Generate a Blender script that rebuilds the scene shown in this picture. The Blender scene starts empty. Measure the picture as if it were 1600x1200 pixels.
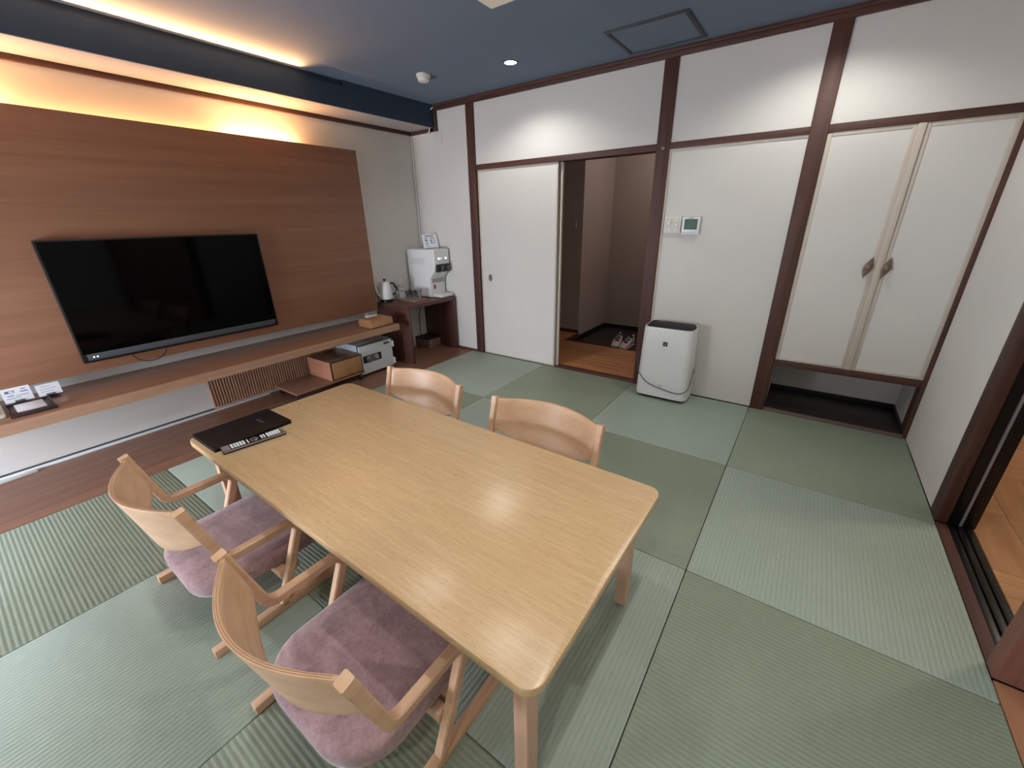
import bpy, bmesh, math, random
from mathutils import Vector, Matrix
random.seed(7)
PI = math.pi
SC = bpy.context.scene
COL = SC.collection

# ------------------------------------------------------------------ camera, world, exposure
cam_d = bpy.data.cameras.new('camera')
cam = bpy.data.objects.new('camera', cam_d); COL.objects.link(cam)
R = ((0.81673667, 0.57674663, -0.01745075), (0.20257974, -0.31493101, -0.92724318), (-0.54028016, 0.75377834, -0.37405289))
cam.matrix_world = Matrix(((R[0][0], -R[1][0], -R[2][0], 0.1624), (R[0][1], -R[1][1], -R[2][1], -3.2365),
                           (R[0][2], -R[1][2], -R[2][2], 1.3161), (0, 0, 0, 1)))
cam_d.sensor_fit = 'HORIZONTAL'; cam_d.sensor_width = 36.0; cam_d.lens = 636.58 / 1600 * 36
cam_d.clip_start = 0.02
SC.camera = cam
vs = SC.view_settings
vs.view_transform = 'Standard'; vs.look = 'None'; vs.gamma = 1.0; vs.use_curve_mapping = False
vs.exposure = 0.76
SC.display_settings.display_device = 'sRGB'
w = bpy.data.worlds.new('world'); SC.world = w; w.use_nodes = True
w.node_tree.nodes['Background'].inputs[0].default_value = (0.9, 0.95, 1.0, 1)
w.node_tree.nodes['Background'].inputs[1].default_value = 0.01
CEIL = 2.31
DOWNLIGHT_W = 17.0        # each recessed downlight
TABLE_LIGHT_W = 6.2       # each of the four above the table
ADDED_WINDOW_E = 21.0            # glowing paper window added in the front wall, unseen behind the camera
WARM = (1.0, 0.50, 0.19)
PANEL_STRIP_W = 4.5
COVE_W = 14.0
SIDE_ROOM_W = 20.0
HALL_W = 7.0

# ------------------------------------------------------------------ helpers
def lin(c):
    r = []
    for v in c:
        v /= 255.0
        r.append(v / 12.92 if v <= 0.04045 else ((v + 0.055) / 1.055) ** 2.4)
    return (r[0], r[1], r[2], 1.0)

def mat_base(name, color, rough=0.5, metal=0.0, spec=0.5):
    m = bpy.data.materials.new(name); m.use_nodes = True
    b = m.node_tree.nodes['Principled BSDF']
    b.inputs['Base Color'].default_value = lin(color)
    b.inputs['Roughness'].default_value = rough
    b.inputs['Metallic'].default_value = metal
    b.inputs['Specular IOR Level'].default_value = spec
    return m, m.node_tree, b

def coords(nt, scale=(1, 1, 1), rot=(0, 0, 0)):
    tc = nt.nodes.new('ShaderNodeTexCoord'); mp = nt.nodes.new('ShaderNodeMapping')
    mp.inputs['Scale'].default_value = scale; mp.inputs['Rotation'].default_value = rot
    nt.links.new(tc.outputs['Object'], mp.inputs['Vector'])
    return mp.outputs['Vector']

def noise(nt, vec, scale, detail=4, rough=0.55, dist=0.0):
    n = nt.nodes.new('ShaderNodeTexNoise'); n.inputs['Scale'].default_value = scale
    n.inputs['Detail'].default_value = detail; n.inputs['Roughness'].default_value = rough
    n.inputs['Distortion'].default_value = dist
    nt.links.new(vec, n.inputs['Vector']); return n.outputs['Fac']

def ramp(nt, fac, stops):
    r = nt.nodes.new('ShaderNodeValToRGB'); e = r.color_ramp.elements
    while len(e) < len(stops): e.new(0.5)
    for i, (p, c) in enumerate(stops): e[i].position = p; e[i].color = c
    nt.links.new(fac, r.inputs['Fac']); return r.outputs['Color']

def mix(nt, fac, a, b, mode='MIX'):
    n = nt.nodes.new('ShaderNodeMix'); n.data_type = 'RGBA'; n.blend_type = mode
    if isinstance(fac, float): n.inputs[0].default_value = fac
    else: nt.links.new(fac, n.inputs[0])
    for s, v in ((n.inputs[6], a), (n.inputs[7], b)):
        if isinstance(v, tuple): s.default_value = v
        else: nt.links.new(v, s)
    return n.outputs[2]

def bump(nt, bsdf, h, strength=0.3, dist=0.001):
    n = nt.nodes.new('ShaderNodeBump'); n.inputs['Strength'].default_value = strength
    n.inputs['Distance'].default_value = dist
    nt.links.new(h, n.inputs['Height']); nt.links.new(n.outputs['Normal'], bsdf.inputs['Normal'])

def plain(name, color, rough=0.5, metal=0.0, spec=0.5, var=0.06, nscale=6.0):
    m, nt, b = mat_base(name, color, rough, metal, spec)
    f = noise(nt, coords(nt), nscale, 5)
    c = lin(color)
    lo = tuple(v * (1 - var) for v in c[:3]) + (1,); hi = tuple(min(1, v * (1 + var)) for v in c[:3]) + (1,)
    nt.links.new(ramp(nt, f, [(0.3, lo), (0.7, hi)]), b.inputs['Base Color'])
    return m

def plaster(name, color, rough=0.9, bs=0.25, fine=420.0):
    m, nt, b = mat_base(name, color, rough, 0, 0.25)
    v = coords(nt); c = lin(color)
    f = noise(nt, v, 1.3, 3); f2 = noise(nt, v, fine, 3)
    lo = tuple(x * 0.95 for x in c[:3]) + (1,)
    nt.links.new(ramp(nt, f, [(0.35, lo), (0.65, c)]), b.inputs['Base Color'])
    bump(nt, b, f2, bs, 0.0012)
    return m

def wood(name, light, dark, axis, rough=0.42, fine=1.0, pore=0.35, rand=0.0, bs=0.12, spec=0.5, band=1.0):
    m, nt, b = mat_base(name, light, rough, 0, spec)
    s = [26.0 * fine] * 3; s[axis] = 1.1 * fine
    sp = [190.0 * fine] * 3; sp[axis] = 6.0 * fine
    v = coords(nt, tuple(s)); vp = coords(nt, tuple(sp))
    f = noise(nt, v, 1.0 * band, 6, 0.6, 0.6)
    col = ramp(nt, f, [(0.28, lin(dark)), (0.72, lin(light))])
    p = noise(nt, vp, 1.0, 3, 0.6)
    d = lin(dark); d = tuple(x * 0.72 for x in d[:3]) + (1,)
    mask = ramp(nt, p, [(0.56, (0, 0, 0, 1)), (0.68, (pore, pore, pore, 1))])
    col = mix(nt, mask, col, d)
    if rand:
        oi = nt.nodes.new('ShaderNodeObjectInfo')
        g = ramp(nt, oi.outputs['Random'], [(0, (1 - rand,) * 3 + (1,)), (1, (1.0,) * 3 + (1,))])
        col = mix(nt, 1.0, col, g, 'MULTIPLY')
    nt.links.new(col, b.inputs['Base Color'])
    bump(nt, b, p, bs, 0.0006)
    return m

def emit(name, color, strength):
    m = bpy.data.materials.new(name); m.use_nodes = True; nt = m.node_tree
    nt.nodes.clear(); e = nt.nodes.new('ShaderNodeEmission'); o = nt.nodes.new('ShaderNodeOutputMaterial')
    e.inputs[0].default_value = color if len(color) == 4 else tuple(color) + (1,)
    e.inputs[1].default_value = strength; nt.links.new(e.outputs[0], o.inputs[0]); return m

# --- geometry
def bm_new(): return bmesh.new()

def box(bm, x0, x1, y0, y1, z0, z1, bev=0.0, seg=2):
    M = Matrix.Translation(((x0 + x1) / 2, (y0 + y1) / 2, (z0 + z1) / 2)) @ Matrix.Diagonal((x1 - x0, y1 - y0, z1 - z0, 1))
    g = bmesh.ops.create_cube(bm, size=1.0, matrix=M)
    if bev > 0:
        es = list({e for v in g['verts'] for e in v.link_edges})
        bmesh.ops.bevel(bm, geom=es, offset=bev, segments=seg, affect='EDGES', profile=0.5)
    return bm

def rr(x0, x1, y0, y1, r, n=6):
    if not isinstance(r, (tuple, list)): r = (r,) * 4
    pts = []
    for cx, cy, a, q in ((x1, y1, 0, 0), (x0, y1, PI / 2, 1), (x0, y0, PI, 2), (x1, y0, 1.5 * PI, 3)):
        k = r[q]
        ox = cx - k if cx == x1 else cx + k; oy = cy - k if cy == y1 else cy + k
        if k <= 1e-6: pts.append((cx, cy)); continue
        for i in range(n + 1):
            t = a + PI / 2 * i / n
            pts.append((ox + k * math.cos(t), oy + k * math.sin(t)))
    return pts

def prism(bm, pts, a, b, plane='xy', bev=0.0, seg=2):
    def P(u, v, t): return (u, v, t) if plane == 'xy' else ((t, u, v) if plane == 'yz' else (u, t, v))
    lo = [bm.verts.new(P(u, v, a)) for u, v in pts]; hi = [bm.verts.new(P(u, v, b)) for u, v in pts]
    n = len(pts); fs = []
    fs.append(bm.faces.new(lo)); fs.append(bm.faces.new(hi))
    for i in range(n): fs.append(bm.faces.new((lo[i], lo[(i + 1) % n], hi[(i + 1) % n], hi[i])))
    bmesh.ops.recalc_face_normals(bm, faces=fs)
    if bev > 0:
        es = list({e for f in fs[:2] for e in f.edges})
        bmesh.ops.bevel(bm, geom=es, offset=bev, segments=seg, affect='EDGES', profile=0.5)
    return bm

def loft(bm, rings, cap=True):
    R_ = [[bm.verts.new(p) for p in r] for r in rings]; n = len(R_[0]); fs = []
    for a, b in zip(R_, R_[1:]):
        for i in range(n): fs.append(bm.faces.new((a[i], a[(i + 1) % n], b[(i + 1) % n], b[i])))
    if cap: fs.append(bm.faces.new(R_[0])); fs.append(bm.faces.new(R_[-1]))
    bmesh.ops.recalc_face_normals(bm, faces=fs)
    return bm

def lathe(bm, prof, c=(0, 0, 0), n=28, cap=True):
    rings = [[(c[0] + r * math.cos(2 * PI * i / n), c[1] + r * math.sin(2 * PI * i / n), c[2] + z) for i in range(n)] for r, z in prof]
    return loft(bm, rings, cap)

def smooth_path(pts, sub=6):
    P_ = [Vector(p) for p in pts]; out = []
    for i in range(len(P_) - 1):
        p0 = P_[max(i - 1, 0)]; p1 = P_[i]; p2 = P_[i + 1]; p3 = P_[min(i + 2, len(P_) - 1)]
        for k in range(sub):
            t = k / sub
            out.append(0.5 * ((2 * p1) + (-p0 + p2) * t + (2 * p0 - 5 * p1 + 4 * p2 - p3) * t * t + (-p0 + 3 * p1 - 3 * p2 + p3) * t ** 3))
    out.append(P_[-1]); return out

def tube(bm, pts, r, n=8, sm=True, sub=6):
    P_ = smooth_path(pts, sub) if sm else [Vector(p) for p in pts]
    rings = []; up = Vector((0.13, 0.21, 0.97))
    for i, p in enumerate(P_):
        t = (P_[min(i + 1, len(P_) - 1)] - P_[max(i - 1, 0)]).normalized()
        a = t.cross(up)
        if a.length < 1e-3: a = t.cross(Vector((1, 0, 0)))
        a.normalize(); b = t.cross(a); up = a.cross(t) if False else up
        rings.append([tuple(p + r * (math.cos(2 * PI * k / n) * a + math.sin(2 * PI * k / n) * b)) for k in range(n)])
    return loft(bm, rings)

def fillet(path, radii, n=6):
    out = [Vector(path[0])]
    for i in range(1, len(path) - 1):
        p = Vector(path[i]); a = (Vector(path[i - 1]) - p).normalized(); b = (Vector(path[i + 1]) - p).normalized()
        ang = a.angle(b); d = radii[i - 1] / math.tan(ang / 2)
        s = p + a * d; e = p + b * d; c = p + (a + b).normalized() * (radii[i - 1] / math.sin(ang / 2))
        u = s - c; v = e - c
        for k in range(n + 1):
            t = k / n; w_ = (u * math.sin((1 - t) * u.angle(v)) + v * math.sin(t * u.angle(v))) / math.sin(u.angle(v))
            out.append(c + w_)
    out.append(Vector(path[-1])); return out

def bar2d(bm, path, half, x0, x1, ch=0.004):
    """a member of rectangular section with eased edges following a 2D (y, z) path, between x0 and x1"""
    rings = []
    for i, p in enumerate(path):
        if i == 0: t = (path[1] - p).normalized(); k = 1
        elif i == len(path) - 1: t = (p - path[i - 1]).normalized(); k = 1
        else:
            t0 = (p - path[i - 1]).normalized(); t1 = (path[i + 1] - p).normalized()
            t = (t0 + t1).normalized(); k = 1 / max(0.6, t.dot(t0))
        nrm = Vector((-t.y, t.x)); h = half * k
        sec = ((x0, -h + ch), (x0 + ch, -h), (x1 - ch, -h), (x1, -h + ch), (x1, h - ch), (x1 - ch, h), (x0 + ch, h), (x0, h - ch))
        rings.append([(x, p.x + nrm.x * d, p.y + nrm.y * d) for x, d in sec])
    return loft(bm, rings)

def finish(bm, name, m, parent=None, origin=(0, 0, 0), ang=35, smooth=True):
    if any(origin): bmesh.ops.translate(bm, verts=bm.verts, vec=(-origin[0], -origin[1], -origin[2]))
    me = bpy.data.meshes.new(name); bm.to_mesh(me); bm.free()
    me.materials.append(m)
    if smooth:
        me.polygons.foreach_set('use_smooth', [True] * len(me.polygons))
        me.set_sharp_from_angle(angle=math.radians(ang))
    o = bpy.data.objects.new(name, me); COL.objects.link(o)
    if parent is not None: o.parent = parent
    return o

def tag(o, label=None, cat=None, group=None, kind=None):
    if label: o['label'] = label
    if cat: o['category'] = cat
    if group: o['group'] = group
    if kind: o['kind'] = kind
    return o

def thing(name, label, cat, loc, group=None, rz=0.0):
    o = bpy.data.objects.new(name, None); COL.objects.link(o); o.location = loc; o.rotation_euler = (0, 0, rz)
    o.empty_display_size = 0.05
    return tag(o, label, cat, group)

def part(name, bm, m, t, origin=None, **k):
    """bm in world coordinates unless origin=(0,0,0) is passed; t an unrotated Empty or mesh at t.location"""
    if origin is None:
        q = t; o = Vector((0, 0, 0))
        while q is not None: o += q.location; q = q.parent
        origin = tuple(o)
    return finish(bm, name, m, t, origin, **k)

def solo(name, bm, m, label, cat, loc, group=None, **k):
    o = finish(bm, name, m, None, loc, **k); o.location = loc
    return tag(o, label, cat, group)

def struct(name, bm, m, parent=None, **k):
    o = finish(bm, name, m, parent, **k)
    if parent is None: o['kind'] = 'structure'
    return o

def B(*a, **k): return box(bm_new(), *a, **k)

def copy_tree(o, parent=None):
    c = o.copy(); COL.objects.link(c); c.parent = parent
    for ch in o.children: copy_tree(ch, c)
    return c

def text(name, s, size, m, parent, loc, rot, extrude=0.0002, align='CENTER'):
    cu = bpy.data.curves.new(name, 'FONT'); cu.body = s; cu.size = size; cu.extrude = extrude
    cu.align_x = align; cu.align_y = 'CENTER'; cu.materials.append(m)
    tmp = bpy.data.objects.new('tmp_text', cu); COL.objects.link(tmp)
    bpy.context.view_layer.update()
    me = bpy.data.meshes.new_from_object(tmp.evaluated_get(bpy.context.evaluated_depsgraph_get()))
    bpy.data.objects.remove(tmp); bpy.data.curves.remove(cu)
    o = bpy.data.objects.new(name, me); COL.objects.link(o); o.parent = parent
    o.location = loc; o.rotation_euler = rot; return o

# ------------------------------------------------------------------ materials
def table_wood():
    m, nt, b = mat_base('pale oak table top', (205, 174, 132), 0.24, 0, 0.5)
    f = noise(nt, coords(nt, (2.0, 60.0, 60.0)), 1.0, 7, 0.65, 0.4)
    p = noise(nt, coords(nt, (34.0, 520.0, 520.0)), 1.0, 2, 0.5)
    q = noise(nt, coords(nt, (9.0, 230.0, 230.0)), 1.0, 4, 0.6)
    col = ramp(nt, f, [(0.25, lin((198, 166, 124))), (0.75, lin((210, 180, 139)))])
    col = mix(nt, ramp(nt, q, [(0.42, (0.22,) * 3 + (1,)), (0.6, (0, 0, 0, 1))]), col, lin((170, 134, 94)))
    col = mix(nt, ramp(nt, p, [(0.60, (0, 0, 0, 1)), (0.70, (0.5,) * 3 + (1,))]), col, lin((140, 106, 72)))
    nt.links.new(col, b.inputs['Base Color']); bump(nt, b, p, 0.35, 0.0006)
    return m
M = {}
M['wall'] = plaster('cream wallpaper', (214, 211, 206))
M['fusuma'] = plaster('cream fusuma paper', (214, 211, 205), 0.85, 0.18, 300)
M['ceiling'] = plaster('slate blue ceiling paper', (112, 123, 140), 0.9, 0.3, 260)
M['beam'] = plaster('navy beam paper', (58, 70, 88), 0.9, 0.3, 260)
M['soffit'] = plaster('pale soffit paper', (176, 170, 168), 0.9, 0.3, 260)
M['hall'] = plaster('hall wallpaper', (176, 164, 158))
M['timber'] = wood('dark timber', (94, 57, 45), (56, 32, 26), 2, 0.6, 0.9, 0.5, 0.0)
M['timber_x'] = wood('dark timber lengthwise', (94, 57, 45), (56, 32, 26), 0, 0.6, 0.9, 0.5)
M['timber_y'] = wood('dark timber along the room', (94, 57, 45), (56, 32, 26), 1, 0.6, 0.9, 0.5)
M['cream_wood'] = wood('pale trim wood', (202, 192, 180), (188, 176, 162), 2, 0.5, 1.0, 0.15)
M['panel'] = wood('brown oak veneer', (152, 108, 82), (130, 90, 68), 1, 0.42, 0.55, 0.22, 0.0, 0.06, 0.4, 0.8)
M['shelf'] = wood('shelf veneer', (146, 110, 88), (120, 86, 68), 1, 0.34, 0.8, 0.2)
M['slat'] = wood('slat wood', (214, 172, 146), (180, 132, 104), 2, 0.45, 1, 0.2, 0.12)
M['slat_back'] = plain('slat backing', (86, 52, 40), 0.7)
M['walnut'] = wood('walnut veneer', (98, 62, 52), (66, 40, 34), 2, 0.36, 1.0, 0.35)
M['walnut_y'] = wood('walnut veneer top', (98, 62, 52), (66, 40, 34), 1, 0.36, 1.0, 0.35)
M['oak'] = table_wood()
M['oak_leg'] = wood('pale oak legs', (206, 168, 142), (186, 146, 120), 2, 0.45, 0.8, 0.2)
M['chair'] = wood('bent beech ply', (220, 184, 150), (198, 158, 124), 0, 0.38, 0.9, 0.22)
M['chair_y'] = wood('beech frame', (214, 176, 144), (190, 150, 120), 1, 0.38, 0.9, 0.2)
M['ply'] = plain('ply glue line', (150, 108, 80), 0.6)
M['plank'] = wood('strip floor', (146, 104, 82), (118, 80, 62), 1, 0.38, 0.8, 0.25, 0.22)
M['plank_x'] = wood('hall floor boards', (196, 138, 92), (168, 112, 72), 0, 0.34, 0.8, 0.25, 0.2)
M['parq_x'] = wood('parquet along x', (206, 156, 112), (178, 128, 88), 0, 0.4, 1.0, 0.3, 0.15)
M['parq_y'] = wood('parquet along y', (198, 148, 104), (170, 120, 82), 1, 0.4, 1.0, 0.3, 0.15)
M['white'] = plain('white plastic', (226, 228, 228), 0.35, var=0.02)
M['offwhite'] = plain('ivory plastic', (222, 220, 210), 0.4, var=0.03)
M['black'] = plain('black plastic', (14, 14, 16), 0.35, var=0.1)
M['black_matte'] = plain('matte black', (18, 17, 18), 0.6, var=0.15)
M['gray'] = plain('gray plastic', (96, 100, 104), 0.4, var=0.05)
M['screen'] = plain('screen glass', (2, 2, 3), 0.06, var=0.1, spec=0.12)
M['steel'] = plain('brushed steel', (170, 170, 172), 0.28, 1.0)
M['silver'] = plain('silver paint', (168, 166, 168), 0.4, 0.6)
M['brass'] = plain('aged bronze', (126, 106, 90), 0.5, 0.35)
M['safe'] = plain('light gray safe enamel', (206, 212, 216), 0.4, var=0.02)
M['paper'] = plain('white paper', (232, 236, 244), 0.7, var=0.02)
M['ink'] = plain('blue-gray ink', (92, 104, 150), 0.8)
M['ink_black'] = plain('black ink', (40, 42, 46), 0.8)
M['ink_gray'] = plain('gray ink', (130, 134, 140), 0.8)
M['sticker'] = plain('red sticker', (150, 84, 96), 0.6)
M['leather'] = plain('dark brown leatherette', (60, 42, 38), 0.45, var=0.12)
M['folder'] = plain('black leatherette', (11, 11, 14), 0.5, 0.0, 0.3, 0.2, 40)
M['tray'] = wood('tray wood', (150, 112, 98), (120, 86, 76), 1, 0.5, 1, 0.2)
M['stone'] = plain('dark entrance floor', (58, 50, 48), 0.55, var=0.2, nscale=30)
M['alcove'] = wood('black lacquer board', (44, 40, 40), (32, 28, 28), 0, 0.32, 0.8, 0.2)
M['shoe'] = plain('white sneaker leather', (214, 204, 200), 0.55, var=0.08, nscale=20)
M['shoe_dark'] = plain('dark sneaker fabric', (44, 42, 46), 0.8)
M['led_white'] = emit('indicator light', (1, 1, 1), 3.0)
M['lamp_face'] = emit('downlight face', (1.0, 0.97, 0.92), 14.0)
M['warm_face'] = emit('warm strip face', WARM, 14.0)
M['lcd'] = plain('green gray liquid crystal', (86, 112, 98), 0.6, 0, 0.2)
M['cable_gray'] = plain('gray cable', (70, 72, 78), 0.5)

def seat_fabric():
    m, nt, b = mat_base('mauve suede', (160, 122, 132), 0.95, 0, 0.15)
    v = coords(nt); f = noise(nt, v, 9, 6, 0.65, 0.8); f2 = noise(nt, v, 75, 5, 0.7)
    c = ramp(nt, f, [(0.32, lin((126, 97, 102))), (0.68, lin((178, 146, 148)))])
    c = mix(nt, 0.3, c, ramp(nt, f2, [(0.35, lin((114, 88, 92))), (0.7, lin((190, 162, 162)))]))
    nt.links.new(c, b.inputs['Base Color']); bump(nt, b, f2, 0.35, 0.002)
    b.inputs['Sheen Weight'].default_value = 0.35; b.inputs['Sheen Roughness'].default_value = 0.5
    return m
M['suede'] = seat_fabric()

def tatami(name, axis, a, b_):
    """ribs (mat weave) run along axis: 0 = x, 1 = y"""
    m, nt, b = mat_base(name, a, 0.62, 0, 0.38)
    tc = nt.nodes.new('ShaderNodeTexCoord'); sx = nt.nodes.new('ShaderNodeSeparateXYZ')
    nt.links.new(tc.outputs['Object'], sx.inputs[0])
    mu = nt.nodes.new('ShaderNodeMath'); mu.operation = 'MULTIPLY'; mu.inputs[1].default_value = 2 * PI / 0.0155
    nt.links.new(sx.outputs[1 - axis], mu.inputs[0])
    si = nt.nodes.new('ShaderNodeMath'); si.operation = 'SINE'; nt.links.new(mu.outputs[0], si.inputs[0])
    ma = nt.nodes.new('ShaderNodeMath'); ma.operation = 'MULTIPLY_ADD'; ma.inputs[1].default_value = 0.5; ma.inputs[2].default_value = 0.5
    nt.links.new(si.outputs[0], ma.inputs[0])
    s = [260.0] * 3; s[axis] = 30.0
    n1 = noise(nt, coords(nt, tuple(s)), 1.0, 3)
    n2 = noise(nt, coords(nt), 2.2, 5)
    base = ramp(nt, n2, [(0.3, lin(a)), (0.7, lin(b_))])
    groove = tuple(x * 0.90 for x in lin(a)[:3]) + (1,)
    col = mix(nt, ramp(nt, ma.outputs[0], [(0.05, (0.75,) * 3 + (1,)), (0.55, (0, 0, 0, 1))]), base, groove)
    col = mix(nt, ramp(nt, n1, [(0.45, (0, 0, 0, 1)), (0.75, (0.35,) * 3 + (1,))]), col, tuple(min(1, x * 1.25) for x in lin(b_)[:3]) + (1,))
    nt.links.new(col, b.inputs['Base Color'])
    ad = nt.nodes.new('ShaderNodeMath'); ad.operation = 'MULTIPLY_ADD'; ad.inputs[1].default_value = 0.25
    nt.links.new(n1, ad.inputs[0]); nt.links.new(ma.outputs[0], ad.inputs[2])
    bump(nt, b, ad.outputs[0], 0.55, 0.0016)
    return m
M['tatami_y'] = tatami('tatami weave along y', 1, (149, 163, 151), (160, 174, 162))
M['tatami_x'] = tatami('tatami weave along x', 0, (131, 142, 125), (143, 154, 137))  # darker than the y weave: sheen difference between rib directions put into the colour

def glass():
    m, nt, b = mat_base('clear glass', (245, 248, 248), 0.03)
    b.inputs['Transmission Weight'].default_value = 1.0; b.inputs['IOR'].default_value = 1.2
    return m
M['glass'] = glass()
M['bottle'] = glass(); M['bottle'].node_tree.nodes['Principled BSDF'].inputs['Roughness'].default_value = 0.2

# ------------------------------------------------------------------ room shell
XL, XR, YF = -3.33, 0.867, -5.0
XC = (-2.67, -1.77, -0.88, 0.0, 0.865)                         # tatami grid
YR = (-0.003, -0.935, -1.835, -2.763, -3.69, -4.61, -4.99)
floor = struct('floor', B(XL - 0.1, 1.0, YF, 0.0, -0.10, -0.03), M['black_matte'])
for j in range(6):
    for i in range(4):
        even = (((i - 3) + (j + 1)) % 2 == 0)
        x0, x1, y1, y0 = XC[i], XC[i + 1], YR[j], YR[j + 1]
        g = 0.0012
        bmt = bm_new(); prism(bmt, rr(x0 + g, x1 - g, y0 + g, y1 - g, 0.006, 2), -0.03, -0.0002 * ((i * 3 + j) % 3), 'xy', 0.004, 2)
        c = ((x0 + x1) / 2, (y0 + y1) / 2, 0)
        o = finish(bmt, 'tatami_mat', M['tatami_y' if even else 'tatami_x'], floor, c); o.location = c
# strip floor of boards beside the tatami
NB = 7; BW = (2.672 - 3.33) / NB
for k in range(NB):
    xa, xb = -2.672 + BW * (k + 1), -2.672 + BW * k
    y = -0.001 - (0.9 * ((k * 0.37) % 1.0)); cuts = [-0.001]
    while y > YF: 
        if y < -0.05: cuts.append(y)
        y -= 1.82
    cuts.append(YF + 0.01)
    for a, b in zip(cuts, cuts[1:]):
        c = ((xa + xb) / 2, (a + b) / 2, 0)
        o = finish(B(xa + 0.0007, xb - 0.0007, b + 0.0007, a - 0.0007, -0.03, 0.0, 0.0012, 1), 'floorboard', M['plank'], floor, c); o.location = c

struct('wall_left', B(XL - 0.1, XL, YF, 0.0, -0.1, CEIL + 0.1), M['wall'])
struct('wall_front', B(XL - 0.1, 1.1, YF - 0.1, YF, -0.1, CEIL + 0.1), M['wall'])
# back wall in pieces between the posts
struct('wall_back', B(XL - 0.1, -2.60, 0.0, 0.1, -0.1, CEIL + 0.1), M['wall'])
bm = bm_new(); box(bm, -2.515, -0.88, 0.004, 0.10, 1.783, CEIL + 0.1); struct('wall_back', bm, M['wall'])
bm = bm_new(); box(bm, -0.79, 0.0, 0.004, 0.10, 1.783, CEIL + 0.1); struct('wall_back', bm, M['wall'])
bm = bm_new(); box(bm, 0.09, XR, 0.004, 0.10, 1.783, CEIL + 0.1); struct('wall_back', bm, M['wall'])
# fixed panel right of the entrance opening, with pale edging
wp = struct('wall_back', B(-0.79, 0.0, 0.006, 0.08, 0.004, 1.745), M['fusuma'])
bm = bm_new()
box(bm, -0.79, -0.775, -0.001, 0.012, 0.012, 1.745); finish(bm, 'edging', M['cream_wood'], wp)
bm = bm_new(); box(bm, -0.775, 0.0, -0.001, 0.012, 1.733, 1.745); finish(bm, 'edging', M['cream_wood'], wp)
# right wall
struct('wall_right', B(XR, XR + 0.03, -0.802, 0.004, 0.0, CEIL + 0.1), M['wall'])
struct('wall_right', B(XR + 0.004, XR + 0.09, -1.68, -0.89, 1.79, CEIL + 0.1), M['wall'])
struct('wall_right', B(XR + 0.10, XR + 0.14, YF, -1.746, 0.0, CEIL + 0.1), M['wall'])
struct('wall_right', B(XR + 0.004, XR + 0.10, YF, -1.746, 1.79, CEIL + 0.1), M['wall'])
# ceiling and beam
struct('ceiling', B(XL - 0.1, 1.1, YF, 0.1, CEIL, CEIL + 0.08), M['ceiling'])
beam = struct('trim_1', B(-3.005, -2.99, YF, 0.0, 2.128, 2.2715), M['beam'])
finish(B(XL, -3.005, YF, 0.0, 2.128, 2.140), 'soffit_board', M['soffit'], beam)
finish(B(-3.022, -3.008, YF, 0.0, 2.140, CEIL), 'back_board', M['beam'], beam)
finish(B(-3.008, -2.99, -0.95, 0.0, 2.2715, CEIL), 'fascia_end', M['beam'], beam)
cs = thing('cove_light', 'warm strip light in the slot along the top of the navy ceiling beam', 'light', (-3.0, -2.3, 2.29))
part('strip', B(-3.0075, -3.0055, -3.9, -1.25, 2.262, 2.2705), M['warm_face'], cs)
def area(name, loc, rot, sx, sy, power, color, parent=None, spread=None):
    l = bpy.data.lights.new(name, 'AREA'); l.shape = 'RECTANGLE'; l.size = sx; l.size_y = sy; l.energy = power; l.color = color[:3]
    if spread: l.spread = spread
    o = bpy.data.objects.new(name, l); COL.objects.link(o); o.location = loc; o.rotation_euler = rot
    if parent is not None:
        o.parent = parent; o.location = Vector(loc) - parent.location
    return o
area('cove_glow', (-2.999, -2.6, 2.2732), (0, math.radians(-106), 0), 0.003, 2.6, COVE_W, WARM, cs, math.radians(76))

# timber posts, lintels and mouldings
tn = [1]
def trim(bm, m):
    tn[0] += 1; return struct('trim_%d' % tn[0], bm, m)
trim(B(-2.602, -2.515, -0.012, 0.1, 0.0, CEIL, 0.003), M['timber'])
p2 = trim(B(-0.879, -0.790, -0.014, 0.1, 0.0, CEIL, 0.003), M['timber'])
lathe_bm = bm_new(); lathe(lathe_bm, [(0.001, 0), (0.010, 0.001), (0.011, 0.004), (0.006, 0.008), (0.001, 0.009)])
bmesh.ops.rotate(lathe_bm, verts=lathe_bm.verts, cent=(0, 0, 0), matrix=Matrix.Rotation(PI / 2, 3, 'X'))
bmesh.ops.translate(lathe_bm, verts=lathe_bm.verts, vec=(-0.831, -0.014, 1.753)); finish(lathe_bm, 'nail_cover', M['steel'], p2)
trim(B(0.0, 0.088, -0.014, 0.1, 0.0, CEIL, 0.003), M['timber'])
trim(B(0.846, 0.868, -0.006, 0.1, 0.0, 1.745, 0.002), M['timber'])
trim(B(-2.515, -0.879, -0.008, 0.1, 1.742, 1.784, 0.002), M['timber_x'])
trim(B(-0.790, 0.0, -0.008, 0.1, 1.745, 1.784, 0.002), M['timber_x'])
trim(B(0.088, XR, -0.008, 0.1, 1.745, 1.784, 0.002), M['timber_x'])
bm = bm_new(); box(bm, -2.985, XR, -0.020, 0.0, 2.262, CEIL, 0.003); box(bm, -2.985, XR, -0.034, -0.02, 2.288, CEIL, 0.003); trim(bm, M['timber_x'])
bm = bm_new(); box(bm, -3.06, -2.985, -0.022, 0.0, 2.10, 2.128, 0.003); box(bm, -2.988, -2.955, -0.022, 0.0, 2.10, 2.27, 0.003); box(bm, XL, -3.0, -0.022, 0.0, 2.10, 2.130, 0.003); trim(bm, M['timber_x'])
trim(B(XL, XL + 0.022, YF, -0.02, 2.098, 2.128, 0.003), M['timber_y'])
bm = bm_new(); box(bm, XR - 0.02, XR, YF, -0.034, 2.262, CEIL, 0.003); trim(bm, M['timber_y'])
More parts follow.
